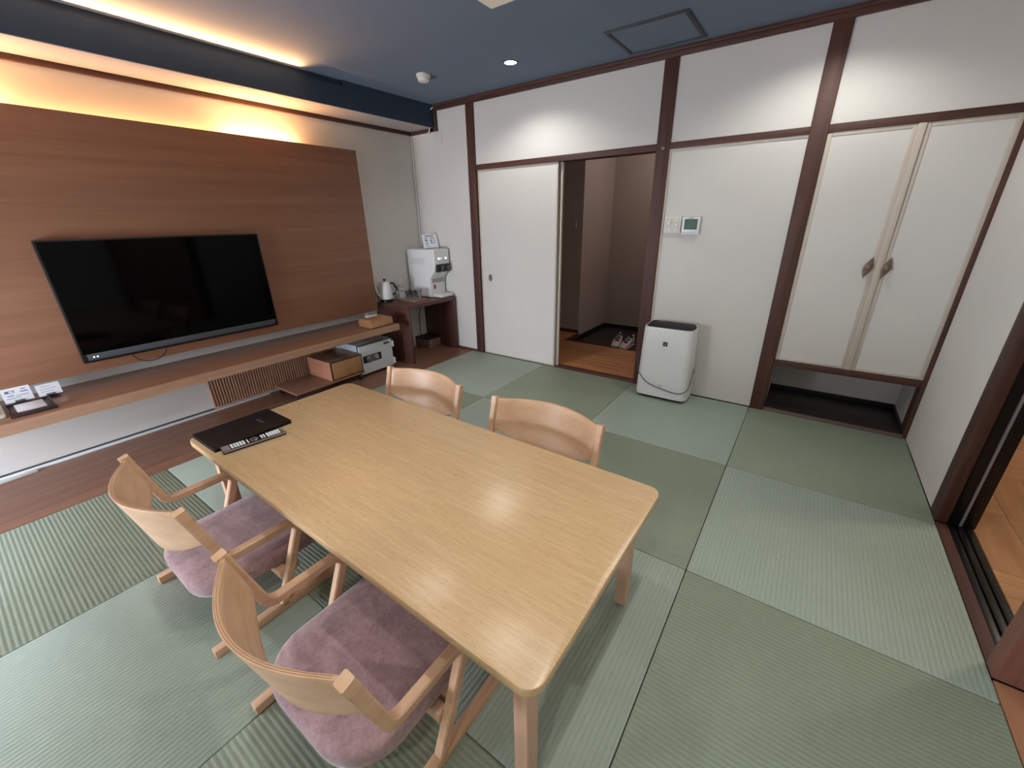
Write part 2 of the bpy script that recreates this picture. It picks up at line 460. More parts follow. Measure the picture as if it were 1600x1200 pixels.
# right door opening
trim(B(XR - 0.004, 0.905, -0.900, -0.802, 0.0, CEIL, 0.004), M['timber'])
trim(B(XR - 0.004, 1.0, -1.745, -1.685, 0.0, CEIL, 0.004), wood('worn reddish post', (158, 108, 94), (120, 78, 68), 2, 0.6, 0.9, 0.5))
trim(B(XR - 0.002, XR + 0.085, -1.685, -0.90, 1.745, 1.79, 0.003), M['timber_y'])
sill = trim(B(XR, XR + 0.040, -1.685, -0.90, -0.03, -0.002, 0.002), M['timber_y'])
bm = bm_new()
for xa, xb in ((0.907, 0.932), (0.938, 0.962), (0.968, 0.992)): box(bm, xa, xb, -1.685, -0.86, -0.03, -0.004, 0.002)
finish(bm, 'sill_track', M['black'], sill)
bm = bm_new(); box(bm, XR, XR + 0.1, YF, -1.746, -0.03, -0.002, 0.003); trim(bm, wood('sill board', (186, 136, 104), (160, 112, 84), 1, 0.45))
# baseboard, back wall left bay
bb = struct('baseboard_back', B(-2.875, -2.602, -0.012, 0.0, 0.0, 0.022, 0.002), M['timber_x'])
# sill of the sliding doors and of the fixed panel
trim(B(-2.515, -0.879, -0.004, 0.10, -0.03, 0.001, 0.001), M['timber_x'])

# sliding doors of the entrance bay
def fusuma(name, x0, x1, y0, y1, z0, z1, m_frame, pull=None):
    d = struct(name, B(x0 + 0.012, x1 - 0.012, y0 + 0.003, y1 - 0.003, z0 + 0.012, z1 - 0.012), M['fusuma'])
    for bx in ((x0, x0 + 0.016, z0, z1), (x1 - 0.016, x1, z0, z1)): finish(B(bx[0], bx[1], y0, y1, bx[2], bx[3], 0.002), 'stile', m_frame, d)
    for zz in ((z0, z0 + 0.014), (z1 - 0.016, z1)): finish(B(x0 + 0.016, x1 - 0.016, y0, y1, zz[0], zz[1], 0.001), 'rail', m_frame, d)
    if pull:
        bm = bm_new(); lathe(bm, [(0.001, 0.001), (0.018, 0.001), (0.021, 0.0035), (0.025, 0.005), (0.026, 0.002), (0.026, -0.001), (0.001, -0.001)])
        bmesh.ops.rotate(bm, verts=bm.verts, cent=(0, 0, 0), matrix=Matrix.Rotation(PI / 2, 3, 'X'))
        bmesh.ops.scale(bm, verts=bm.verts, vec=(0.85, 1, 1.3))
        bmesh.ops.translate(bm, verts=bm.verts, vec=(pull[0], y0 + 0.003, pull[1])); finish(bm, 'finger_pull', M['brass'], d)
    return d
fusuma('door_1', -2.508, -1.662, 0.006, 0.030, 0.003, 1.742, M['cream_wood'], (-2.40, 0.787))
fusuma('door_2', -2.49, -1.640, 0.042, 0.066, 0.003, 1.742, M['cream_wood'])

# closet over the alcove
cl = thing('closet', 'tall cream two-door closet over a low open alcove', 'closet', (0.47, 0.0, 0.34))
part('carcass', B(0.088, 0.846, 0.03, 0.45, 0.345, 1.745), M['fusuma'], cl)
part('sill', B(0.088, 0.846, -0.006, 0.45, 0.343, 0.385, 0.003), M['timber_x'], cl)
def closet_door(x0, x1, hx, right):
    d = part('door', B(x0 + 0.012, x1 - 0.012, 0.004, 0.024, 0.398, 1.730), M['fusuma'], cl)
    bm = bm_new()
    box(bm, x0, x0 + 0.022, 0.0, 0.026, 0.387, 1.744, 0.002); box(bm, x1 - 0.022, x1, 0.0, 0.026, 0.387, 1.744, 0.002)
    box(bm, x0 + 0.022, x1 - 0.022, 0.0, 0.026, 0.387, 0.404, 0.001); box(bm, x0 + 0.022, x1 - 0.022, 0.0, 0.026, 1.724, 1.744, 0.001)
    part('door_frame', bm, M['cream_wood'], d)
    bm = bm_new()                                            # leaf shaped pull with a small knob
    hh, hw_ = 0.062, 0.022; lft = []; rgt = []
    for i in range(1, 12):
        t = i / 12; k = math.sin(PI * t) ** 1.4; sl = 0.012 * (t - 0.5) * 2
        rgt.append((hx + sl + hw_ * k, 1.018 - hh + 2 * hh * t)); lft.append((hx + sl - hw_ * k, 1.018 - hh + 2 * hh * t))
    q = [(hx - 0.012, 1.018 - hh)] + rgt + [(hx + 0.012, 1.018 + hh)] + lft[::-1]
    prism(bm, q, -0.010, 0.0, 'xz', 0.003)
    part('handle_plate', bm, M['brass'], d)
    bm = bm_new(); lathe(bm, [(0.008, 0), (0.007, 0.010), (0.014, 0.015), (0.016, 0.022), (0.009, 0.029), (0.001, 0.030)], n=16)
    bmesh.ops.rotate(bm, verts=bm.verts, cent=(0, 0, 0), matrix=Matrix.Rotation(PI / 2, 3, 'X'))
    bmesh.ops.translate(bm, verts=bm.verts, vec=(hx, -0.008, 1.018)); part('knob', bm, M['brass'], d)
closet_door(0.090, 0.474, 0.438, False)
closet_door(0.502, 0.845, 0.520, True)
part('middle_stile', B(0.472, 0.504, -0.008, 0.028, 0.387, 1.744, 0.003), M['cream_wood'], cl)
# alcove under the closet
struct('wall_alcove', B(0.05, 0.90, 0.45, 0.50, -0.05, 0.36), M['wall'])
struct('wall_alcove', B(0.848, 0.90, 0.02, 0.45, -0.05, 0.345), M['wall'])
struct('wall_alcove', B(0.04, 0.09, 0.1, 0.45, -0.05, 0.345), M['wall'])
struct('floor', B(0.088, 0.848, 0.004, 0.45, -0.05, 0.028, 0.002), M['alcove'])
trim(B(0.088, 0.848, -0.012, 0.004, -0.03, 0.024, 0.004), wood('weathered sill', (112, 96, 86), (90, 74, 66), 0, 0.5))
bm = bm_new(); box(bm, 0.09, 0.848, 0.440, 0.45, 0.028, 0.058); struct('baseboard_alcove', bm, M['alcove'])
bm = bm_new(); box(bm, 0.838, 0.848, 0.02, 0.44, 0.028, 0.052); struct('baseboard_alcove', bm, M['alcove'])

# entrance hall beyond the sliding doors
hf = struct('floor', B(-3.3, -0.2, 0.10, 0.885, -0.16, -0.03), M['black_matte'])
NBH = 9; hb = (0.885 - 0.10) / NBH
for k in range(NBH):
    ya = 0.10 + hb * k
    cuts = [-3.29, -2.6 + 0.5 * ((k * 0.61) % 1.0), -1.05 + 0.7 * ((k * 0.43) % 1.0) - 0.35, -0.21]
    for a, b in zip(cuts, cuts[1:]):
        c = ((a + b) / 2, ya + hb / 2, 0)
        o = finish(B(a + 0.0006, b - 0.0006, ya + 0.0006, ya + hb - 0.0006, -0.03, 0.0, 0.001, 1), 'floorboard', M['plank_x'], hf, c); o.location = c
hl = struct('floor', B(-3.3, -2.02, 0.885, 1.25, -0.16, -0.001), M['plank_x'])
struct('floor', B(-2.02, -0.2, 0.885, 2.1, -0.2, -0.10), M['stone'])
trim(B(-2.03, -0.2, 0.872, 0.887, -0.10, 0.002, 0.002), M['timber_x'])
trim(B(-2.03, -2.015, 0.885, 1.25, -0.10, 0.002, 0.002), M['timber_y'])
struct('wall_entrance', B(-3.3, -2.03, 1.25, 1.35, -0.1, CEIL + 0.1), M['hall'])
struct('wall_entrance', B(-2.13, -2.03, 1.35, 2.08, -0.1, CEIL + 0.1), M['hall'])
struct('wall_entrance', B(-2.1, -0.2, 2.08, 2.16, -0.1, CEIL + 0.1), M['hall'])
struct('wall_entrance', B(-0.25, -0.15, 0.1, 2.1, -0.1, CEIL + 0.1), M['hall'])
struct('wall_entrance', B(-3.35, -3.28, 0.1, 1.3, -0.1, CEIL + 0.1), M['hall'])
struct('ceiling', B(-3.35, -0.15, 0.1, 2.16, CEIL, CEIL + 0.08), M['hall'])
struct('baseboard_entrance', B(-2.03, -0.25, 2.066, 2.08, -0.1, -0.045), M['black_matte'])
struct('baseboard_entrance', B(-2.03, -2.016, 1.25, 2.066, -0.1, -0.035), M['black_matte'])
struct('baseboard_entrance', B(-3.28, -2.03, 1.238, 1.25, 0.0, 0.035), M['timber_x'])
s = thing('light_switch', 'small switch plate on the dim entrance wall', 'switch', (-2.13, 1.25, 1.25))
part('plate', B(-2.165, -2.095, 1.243, 1.25, 1.18, 1.32, 0.003), M['hall'], s)
part('rocker', B(-2.115, -2.100, 1.240, 1.244, 1.21, 1.29, 0.001), M['offwhite'], s)

# side room through the right opening
sr = struct('floor', B(0.99, 3.4, -3.6, 2.4, -0.12, -0.02), M['black_matte'])
for i in range(-1, 6):
    for j in range(-5, 7):
        x0 = 1.14 + 0.45 * (i - 1); y0 = -0.70 + 0.45 * (j)
        for k in range(3):
            if (i + j) % 2 == 0: a, b, c_, d = x0, x0 + 0.45, y0 + 0.15 * k, y0 + 0.15 * (k + 1); mm = 'parq_x'
            else: a, b, c_, d = x0 + 0.15 * k, x0 + 0.15 * (k + 1), y0, y0 + 0.45; mm = 'parq_y'
            a = max(a, 0.994); b = min(b, 3.39); c_ = max(c_, -3.59); d = min(d, 2.39)
            if b - a < 0.01 or d - c_ < 0.01: continue
            c = ((a + b) / 2, (c_ + d) / 2, 0)
            o = finish(B(a + 0.0005, b - 0.0005, c_ + 0.0005, d - 0.0005, -0.02, -0.002, 0.001, 1), 'parquet_block', M[mm], sr, c); o.location = c
struct('wall_side_room', B(3.4, 3.5, -3.6, 2.4, -0.1, 2.5), M['wall'])
struct('wall_side_room', B(0.9, 3.5, 2.4, 2.5, -0.1, 2.5), M['wall'])
struct('wall_side_room', B(1.0, 3.5, -3.7, -3.6, -0.1, 2.5), M['wall'])
struct('wall_side_room', B(0.955, 0.985, 0.1, 2.4, -0.1, 2.5), M['wall'])
struct('ceiling', B(0.95, 3.5, -3.7, 2.5, CEIL, CEIL + 0.08), M['wall'])
# black framed sliding doors pushed back behind the white wall
def black_door(name, x0, x1, ya, yb):
    d = struct(name, B(x0, x1, yb, yb + 0.035, 0.0, 1.745, 0.003), M['black'])   # leading stile nearest the opening
    finish(B(x0, x1, ya - 0.035, ya, 0.0, 1.745, 0.003), 'stile', M['black'], d)
    finish(B(x0, x1, yb + 0.035, ya - 0.035, 0.0, 0.06, 0.002), 'rail', M['black'], d)
    finish(B(x0, x1, yb + 0.035, ya - 0.035, 1.69, 1.745, 0.002), 'rail', M['black'], d)
    finish(B(x0 + 0.01, x1 - 0.01, yb + 0.035, ya - 0.035, 0.06, 1.69), 'door_panel', M['black_matte'], d)
    return d
black_door('door_3', 0.900, 0.944, -0.04, -0.886)
d4 = black_door('door_4', 0.956, 0.998, -0.04, -0.886)
finish(B(0.946, 0.9545, -0.892, -0.882, 0.0, 1.745), 'edge_strip', M['silver'], d4)

# ------------------------------------------------------------------ lamps
def downlight(x, y, label, z=CEIL, watt=None):
    t = thing('downlight', label, 'light', (x, y, z), 'round recessed downlights in the ceiling')
    bm = bm_new()
    lathe(bm, [(0.041, 0.002), (0.041, -0.003), (0.050, -0.0035), (0.052, 0.0), (0.052, 0.002)], (x, y, z), 32, False)
    part('trim_ring', bm, M['black'], t)
    bm = bm_new(); lathe(bm, [(0.001, -0.0015), (0.041, -0.0015)], (x, y, z), 32, False); part('lens', bm, M['lamp_face'], t)
    l = bpy.data.lights.new('downlight_beam', 'SPOT'); l.energy = watt or DOWNLIGHT_W; l.color = (1.0, 0.98, 0.915)
    l.spot_size = math.radians(143); l.spot_blend = 0.6; l.shadow_soft_size = 0.035
    o = bpy.data.objects.new('downlight_beam', l); COL.objects.link(o); o.parent = t; o.location = (0, 0, -0.008)
    return t
downlight(-1.79, -0.46, 'glowing round downlight in the slate ceiling between smoke detector and hatch')
downlight(0.06, -0.46, 'downlight in the ceiling above the closet, above the frame', CEIL, 18.0)
downlight(0.06, -2.32, 'downlight in the ceiling above the mats right of the table', CEIL, 21.0)
for x, y, lab in ((-1.2, -2.32, 'left far of the four downlights in the ceiling above the table'), (-0.45, -2.32, 'right far of the four downlights in the ceiling above the table'),
                  (-1.2, -3.05, 'left near of the four downlights in the ceiling above the table'), (-0.45, -3.05, 'right near of the four downlights in the ceiling above the table')):
    downlight(x, y, lab, CEIL, TABLE_LIGHT_W)
downlight(-1.79, -4.18, 'downlight in the left ceiling, behind the camera', CEIL, 8.0)
downlight(0.06, -4.18, 'downlight in the right ceiling, behind the camera', CEIL, 36.0)
# glowing paper window added in the front wall, unseen, for cool low light
WX0, WX1, WZ0, WZ1 = -3.28, -2.0, 0.06, 1.05
wn = struct('added_window_1', B(WX0, WX1, YF, YF + 0.03, WZ0, WZ0 + 0.06, 0.003), M['timber_x'])
finish(B(WX0, WX1, YF, YF + 0.03, WZ1 - 0.06, WZ1, 0.003), 'frame_rail', M['timber_x'], wn)
ws = (WX1 - WX0 - 0.05) / 2
for k in range(3): finish(B(WX0 + ws * k, WX0 + 0.05 + ws * k, YF, YF + 0.03, WZ0 + 0.06, WZ1 - 0.06, 0.002), 'frame_stile', M['timber'], wn)
wm = emit('glowing paper', (0.80, 0.87, 1.0), ADDED_WINDOW_E)
for k in range(2): finish(B(WX0 + 0.05 + ws * k, WX0 + ws * (k + 1), YF + 0.006, YF + 0.012, WZ0 + 0.06, WZ1 - 0.06), 'paper_pane', wm, wn)
l = bpy.data.lights.new('side_room_lamp', 'POINT'); l.energy = SIDE_ROOM_W; l.color = (1.0, 0.86, 0.70); l.shadow_soft_size = 0.08
o = bpy.data.objects.new('side_room_lamp', l); COL.objects.link(o); o.location = (2.1, -0.28, 2.1)

t = thing('added_hall_lamp', 'small added ceiling lamp over the shoes in the entrance, hidden by the lintel', 'light', (-0.95, 1.45, CEIL))  # unseen lamp, added to brighten the dim entrance
bm = bm_new(); lathe(bm, [(0.10, 0.0), (0.11, -0.02), (0.09, -0.05), (0.02, -0.065), (0.001, -0.066)], (-0.95, 1.45, CEIL), 28); part('shade', bm, emit('added hall lamp shade', (1.0, 0.85, 0.72), 1.5), t)
l = bpy.data.lights.new('hall_glow', 'POINT'); l.energy = HALL_W; l.color = (1.0, 0.86, 0.76); l.shadow_soft_size = 0.06
o = bpy.data.objects.new('hall_glow', l); COL.objects.link(o); o.parent = t; o.location = (0, 0, -0.14)
# ------------------------------------------------------------------ wall panel with lights, television
pn = thing('wall_panel', 'large brown oak wall panel mounted behind the television', 'panel', (-3.21, -2.1, 0.52))
part('board', B(-3.232, -3.20, -3.66, -0.765, 0.520, 1.885, 0.002), M['panel'], pn)
bm = bm_new()
for y in (-3.4, -2.4, -1.4): box(bm, XL, -3.232, y - 0.02, y + 0.02, 0.62, 1.80)
part('batten', bm, M['slat_back'], pn)
for ya, yb, pw, lab in ((-1.72, -1.24, 1.0, 'warm strip light behind the wall panel top, right of the television centre'), (-3.30, -2.74, 1.1, 'warm strip light behind the wall panel top, at the left frame edge'),
                        (-2.66, -1.80, 0.10, 'added dimmer warm strip light behind the wall panel top, between the two bright ones')):  # the dim middle strip is added to warm the wall in between
    t = thing('strip_light', lab, 'light', (-3.28, (ya + yb) / 2, 1.83))
    part('tube', B(-3.29, -3.272, ya, yb, 1.820, 1.836, 0.003), M['warm_face'], t)
    part('bracket', B(-3.33, -3.265, ya, yb, 1.808, 1.819), M['white'], t)
    area('strip_glow', (-3.28, (ya + yb) / 2, 1.838), (PI, 0, 0), 0.018, yb - ya, PANEL_STRIP_W * pw, WARM, t)

tv = thing('television', 'wide black flat television hung on the brown wall panel', 'television', (-3.16, -2.29, 0.58))
y0, y1, z0, z1 = -2.848, -1.734, 0.582, 1.257
part('housing', B(-3.199, -3.158, y0, y1, z0, z1, 0.004), M['black'], tv)
part('screen', B(-3.159, -3.1565, y0 + 0.008, y1 - 0.008, z0 + 0.052, z1 - 0.008), M['screen'], tv)
part('lower_bezel', B(-3.160, -3.1555, y0 + 0.022, y1 - 0.022, z0 + 0.014, z0 + 0.050, 0.001), plain('dark gray bezel', (70, 73, 78), 0.45), tv)
for yy in (-2.800, -2.784):
    bm = bm_new(); lathe(bm, [(0.001, 0.0), (0.0035, 0.0), (0.0035, 0.001), (0.001, 0.0015)], n=12)
    bmesh.ops.rotate(bm, verts=bm.verts, cent=(0, 0, 0), matrix=Matrix.Rotation(PI / 2, 3, 'Y'))
    bmesh.ops.translate(bm, verts=bm.verts, vec=(-3.1555, yy, z0 + 0.031)); part('indicator', bm, M['led_white'], tv)
bm = bm_new(); tube(bm, [(-3.18, -2.64, 0.60), (-3.175, -2.61, 0.545), (-3.172, -2.565, 0.522), (-3.172, -2.51, 0.523), (-3.175, -2.465, 0.555), (-3.18, -2.45, 0.60)], 0.0028); part('cable', bm, M['black'], tv)

# ------------------------------------------------------------------ long shelf and what stands on it
sh = thing('wall_shelf', 'long brown shelf with thick front edge below the wall panel', 'shelf', (-3.1, -2.2, 0.40))
part('board', B(XL, -2.868, -3.75, -0.815, 0.392, 0.440, 0.001), M['shelf'], sh)
part('front_edge', B(-2.868, -2.848, -3.75, -0.813, 0.385, 0.441, 0.002), wood('shelf edge', (184, 146, 120), (162, 122, 98), 1, 0.4, 0.8, 0.15), sh)

def sweep_box_round(bm, x0, x1, y0, y1, z0, z1, r):
    prism(bm, rr(y0, y1, z0, z1, (r, r, 0.002, 0.002), 5), x0, x1, 'yz', 0.004, 2)
t = thing('tissue_box', 'brown wooden tissue box with white slot on the shelf end', 'tissue box', (-2.97, -0.965, 0.44))
bm = bm_new(); sweep_box_round(bm, -3.075, -2.895, -1.085, -0.845, 0.441, 0.513, 0.02)
part('case', bm, wood('tissue box wood', (170, 128, 90), (146, 104, 70), 1, 0.45, 0.8, 0.15), t)
bm = bm_new(); prism(bm, rr(-3.058, -3.036, -1.02, -0.90, 0.008), 0.5125, 0.522, 'xy', 0.003); part('tissue', bm, M['paper'], t)

t = thing('wall_outlet', 'small white outlet box under the right end of the wall panel', 'outlet', (XL, -0.80, 0.48))
part('body', B(XL, XL + 0.03, -0.835, -0.775, 0.452, 0.515, 0.006), M['offwhite'], t)
part('face', B(XL + 0.03, XL + 0.033, -0.825, -0.785, 0.462, 0.505, 0.001), M['white'], t)

def sign_card(label, yc, wd, ht, x, z, lines, big):
    t = thing('sign_card', label, 'sign', (x, yc, z))
    lean = math.radians(18)
    def slab(a, b, c, d, f, th):                     # a..b along y, c..d up the card, f..th out of its face
        bm = bm_new(); box(bm, f, th, a, b, c, d)
        bmesh.ops.rotate(bm, verts=bm.verts, cent=(0, 0, 0), matrix=Matrix.Rotation(-lean, 3, 'Y'))
        bmesh.ops.translate(bm, verts=bm.verts, vec=(x, yc, z + 0.012)); return bm
    part('card', slab(-wd / 2, wd / 2, 0, ht, -0.0015, 0.0), M['paper'], t)
    for a, b, h, th, mm in lines:
        part('print_line', slab(a * wd, b * wd, h * ht, h * ht + th, 0.0, 0.0004), M[mm], t)
    if big:
        tx = text('lettering', big[0], big[1], M['ink'], t, (0.0, 0, 0), (0, 0, 0))
        tx.matrix_local = Matrix.Translation((0.0, -0.018, 0.012)) @ Matrix.Rotation(-lean, 4, 'Y') @ Matrix.Translation((0.0006, 0, ht * 0.72)) @ Matrix(((0, 0, 1, 0), (1, 0, 0, 0), (0, 1, 0, 0), (0, 0, 0, 1)))
    part('clip', slab(-0.018, 0.018, -0.003, 0.010, 0.0002, 0.003), M['gray'], t)
    bm = bm_new(); box(bm, x - 0.03, x + 0.03, yc - 0.03, yc + 0.03, z, z + 0.003, 0.001)
    box(bm, x - 0.004, x + 0.004, yc - 0.02, yc + 0.02, z + 0.003, z + 0.013); part('stand', bm, M['black'], t)
    bm = bm_new(); lathe(bm, [(0.001, 0.0), (0.004, 0.001), (0.004, 0.006), (0.001, 0.008)], (x + 0.024, yc - 0.02, z + 0.003), 10); part('stand_knob', bm, M['steel'], t)
sign_card('tilted white sign card with blue print at the far left of the shelf', -3.137, 0.105, 0.078, -3.175, 0.4415,
          [(-0.38, -0.24, 0.66, 0.012, 'ink'), (0.18, 0.36, 0.80, 0.004, 'ink'), (0.14, 0.40, 0.62, 0.005, 'ink'), (-0.34, -0.12, 0.44, 0.004, 'ink'), (-0.06, 0.38, 0.40, 0.003, 'ink_gray'), (-0.40, 0.1, 0.26, 0.003, 'ink_gray')], ('C9', 0.022))
sign_card('tilted plain white sign card with faint lines, right of the blue printed card', -3.022, 0.092, 0.064, -3.165, 0.4415,
          [(-0.32, 0.1, 0.78, 0.002, 'ink_gray'), (-0.36, 0.3, 0.55, 0.002, 'ink_gray'), (-0.36, 0.2, 0.34, 0.002, 'ink_gray')], None)
t = thing('desk_tray', 'flat dark brown tray on the shelf holding a white note pad', 'tray', (-3.05, -3.12, 0.441))
part('base', B(-3.15, -2.92, -3.20, -3.035, 0.4412, 0.446, 0.001), M['leather'], t)
for q in ((-3.15, -3.144, -3.20, -3.035), (-2.926, -2.92, -3.20, -3.035), (-3.144, -2.926, -3.20, -3.194), (-3.144, -2.926, -3.041, -3.035)):
    part('rim', B(*q, 0.446, 0.455, 0.001), M['leather'], t)
solo('note_pad', B(-3.125, -2.985, -3.170, -3.065, 0.4463, 0.453, 0.001), M['paper'], 'white note pad lying in the dark brown tray', 'note pad', (-3.055, -3.118, 0.446))
t = thing('remote_control', 'white remote control at the left frame edge of the shelf', 'remote', (-3.09, -3.245, 0.441))
bm = bm_new(); prism(bm, rr(-3.24, -2.965, -3.275, -3.208, 0.01), 0.4412, 0.459, 'xy', 0.004); part('body', bm, M['offwhite'], t)
part('display', B(-3.20, -3.15, -3.265, -3.22, 0.459, 0.4598), M['lcd'], t)
for k in range(3): part('button', B(-3.10 + 0.04 * k, -3.08 + 0.04 * k, -3.255, -3.222, 0.459, 0.461, 0.001), M['gray'], t)

# ------------------------------------------------------------------ under the shelf: slats, drawer unit, safe, cable cover
sl = thing('slat_screen', 'vertical wooden slat screen on the wall under the shelf', 'screen', (XL, -1.6, 0.03))
part('backing', B(XL, XL + 0.004, -2.262, -0.87, 0.026, 0.385), M['slat_back'], sl)
s0 = None; pitch = 0.0195
for k in range(71):
    yc = -2.256 + pitch * k
    if s0 is None:
        s0 = part('slat', B(XL + 0.004, XL + 0.016, yc - 0.0055, yc + 0.0055, 0.026, 0.385, 0.001, 1), M['slat'], sl, origin=(XL, yc, 0.03))
        s0.location = (0, yc + 1.6, 0)
    else:
        o = s0.copy(); COL.objects.link(o); o.parent = sl; o.location = (0, yc + 1.6, 0)
cc = thing('cable_cover', 'thin white cable cover along the foot of the wall under the shelf', 'cable cover', (XL + 0.02, -2.6, 0))
part('duct', B(XL, XL + 0.022, -3.9, -1.86, 0.0005, 0.016, 0.002), M['white'], cc)
part('dark_line', B(XL, XL + 0.006, -3.9, -2.265, 0.016, 0.026), M['cable_gray'], cc)  # dark gray strip just above the duct
bm = bm_new(); box(bm, -0.012, 0.012, -0.75, 0.0, 0.0005, 0.014, 0.002)
bmesh.ops.rotate(bm, verts=bm.verts, cent=(0, 0, 0), matrix=Matrix.Rotation(math.radians(5), 3, 'Z'))
solo_o = finish(bm, 'cable_cover', M['white']); solo_o.location = (XL + 0.042, -3.20, 0); tag(solo_o, 'loose end of white cable cover lying on the floor at left frame edge', 'cable cover')

t = thing('drawer_unit', 'low wooden drawer box on a wheeled platform under the shelf', 'drawer unit', (-3.05, -1.53, 0.0))
part('platform', B(-3.26, -2.915, -1.835, -1.205, 0.062, 0.080, 0.003), M['shelf'], t)
part('box_shell', B(-3.26, -2.935, -1.512, -1.208, 0.080, 0.240, 0.002), M['shelf'], t)
part('side_panel', B(-3.26, -2.925, -1.518, -1.512, 0.080, 0.242, 0.001), wood('drawer side', (190, 132, 104), (168, 112, 86), 0, 0.45), t)
part('dark_frame', B(-2.935, -2.924, -1.512, -1.208, 0.082, 0.240, 0.001), plain('dark frame', (58, 38, 32), 0.5), t)
part('drawer_front', B(-2.926, -2.917, -1.498, -1.222, 0.090, 0.230, 0.002), wood('drawer front', (172, 128, 88), (150, 106, 70), 2, 0.4, 0.8, 0.15), t)
for cx, cy in ((-2.945, -1.80), (-2.945, -1.24), (-3.22, -1.80), (-3.22, -1.24)):
    bm = bm_new(); lathe(bm, [(0.024, -0.010), (0.028, -0.005), (0.028, 0.005), (0.024, 0.010)], n=18)
    bmesh.ops.rotate(bm, verts=bm.verts, cent=(0, 0, 0), matrix=Matrix.Rotation(PI / 2, 3, 'X'))
    bmesh.ops.translate(bm, verts=bm.verts, vec=(cx, cy, 0.0285)); box(bm, cx - 0.02, cx + 0.02, cy - 0.014, cy + 0.014, 0.056, 0.062)
    part('caster', bm, M['black'], t)

t = thing('safe', 'small light gray safe with two dials under the shelf', 'safe', (-3.14, -1.02, 0.0))
SX = -2.965
part('body', B(-3.315, SX - 0.03, -1.203, -0.838, 0.022, 0.298, 0.006), M['safe'], t)
d = part('door', B(SX - 0.026, SX, -1.197, -0.838, 0.026, 0.288, 0.005), M['safe'], t)
part('door_gap', B(SX - 0.031, SX - 0.025, -1.202, -0.840, 0.024, 0.296), M['cable_gray'], t)
part('lock_plate', B(SX, SX + 0.003, -1.172, -0.972, 0.125, 0.195, 0.001), M['gray'], d)
part('dark_inset', B(SX + 0.003, SX + 0.004, -1.170, -1.135, 0.130, 0.190), M['black'], d)
part('dark_inset', B(SX + 0.003, SX + 0.004, -1.012, -0.976, 0.130, 0.190), M['black'], d)
for yy, rr_ in ((-1.118, 0.022), (-1.03, 0.026)):
    bm = bm_new(); lathe(bm, [(rr_, 0.0), (rr_, 0.006), (rr_ * 0.6, 0.010), (rr_ * 0.5, 0.024), (rr_ * 0.4, 0.027), (0.001, 0.028)], n=24)
    bmesh.ops.rotate(bm, verts=bm.verts, cent=(0, 0, 0), matrix=Matrix.Rotation(PI / 2, 3, 'Y'))
    bmesh.ops.translate(bm, verts=bm.verts, vec=(SX + 0.003, yy, 0.160)); part('dial', bm, M['steel'], d)
part('name_plate', B(SX, SX + 0.002, -0.930, -0.872, 0.250, 0.270, 0.001), M['black'], d)
for k in range(5): part('plate_letter', B(SX + 0.002, SX + 0.0025, -0.924 + 0.0105 * k, -0.917 + 0.0105 * k, 0.256, 0.264), M['ink_gray'], d)
for zz in (0.235, 0.07):
    part('hinge', B(SX - 0.024, SX + 0.008, -0.838, -0.820, zz - 0.028, zz - 0.001, 0.003), M['white'], t)
    part('hinge', B(SX - 0.024, SX + 0.008, -0.838, -0.820, zz + 0.001, zz + 0.028, 0.003), M['white'], t)
for cx in (-3.28, -3.0):
    for cy in (-1.17, -0.87): part('foot', B(cx - 0.02, cx + 0.02, cy - 0.02, cy + 0.02, 0.0005, 0.022, 0.003), M['black'], t)

# ------------------------------------------------------------------ walnut desk in the corner and what stands on it
DZ = 0.572
t = thing('side_desk', 'dark walnut waterfall desk in the room corner', 'desk', (-3.1, -0.34, 0))
part('desktop', B(XL + 0.002, -2.868, -0.682, -0.014, DZ - 0.036, DZ, 0.002), M['walnut_y'], t)
part('side_panel', B(XL + 0.002, -2.868, -0.682, -0.648, 0.0005, DZ - 0.036, 0.002), M['walnut'], t)
part('side_panel', B(XL + 0.002, -2.868, -0.048, -0.014, 0.0005, DZ - 0.036, 0.002), M['walnut'], t)
t = thing('storage_box', 'low brown box with black lid on the floor under the desk', 'box', (-3.21, -0.14, 0))
part('body', B(-3.315, -3.105, -0.228, -0.056, 0.0008, 0.100, 0.003), wood('box weave', (128, 100, 84), (100, 76, 62), 1, 0.6, 1.2, 0.3), t)
part('lid', B(-3.318, -3.102, -0.231, -0.053, 0.100, 0.114, 0.003), M['black_matte'], t)
bm = bm_new(); tube(bm, [(-3.31, -0.13, 0.53), (-3.305, -0.135, 0.42), (-3.30, -0.16, 0.30), (-3.30, -0.165, 0.20), (-3.30, -0.16, 0.118)], 0.004)
solo('power_cable', bm, M['black'], 'black cable hanging under the desk down to the box', 'cable', (-3.3, -0.15, 0.118))

# kettle
kx, ky = -3.245, -0.612
t = thing('electric_kettle', 'white electric kettle with black handle on the desk', 'kettle', (kx, ky, DZ))
bm = bm_new(); lathe(bm, [(0.055, 0.0005), (0.062, 0.004), (0.062, 0.022), (0.054, 0.028)], (kx, ky, DZ)); part('power_base', bm, M['black'], t)
bm = bm_new(); lathe(bm, [(0.056, 0.029), (0.064, 0.033), (0.066, 0.040), (0.047, 0.185), (0.044, 0.190)], (kx, ky, DZ)); part('body', bm, M['white'], t)
bm = bm_new(); lathe(bm, [(0.043, 0.190), (0.042, 0.196), (0.02, 0.202), (0.006, 0.203)], (kx, ky, DZ)); part('lid', bm, M['white'], t)
bm = bm_new(); lathe(bm, [(0.006, 0.202), (0.006, 0.208), (0.014, 0.211), (0.015, 0.221), (0.012, 0.224), (0.001, 0.225)], (kx, ky, DZ), 18); part('lid_knob', bm, M['black'], t)
bm = bm_new()
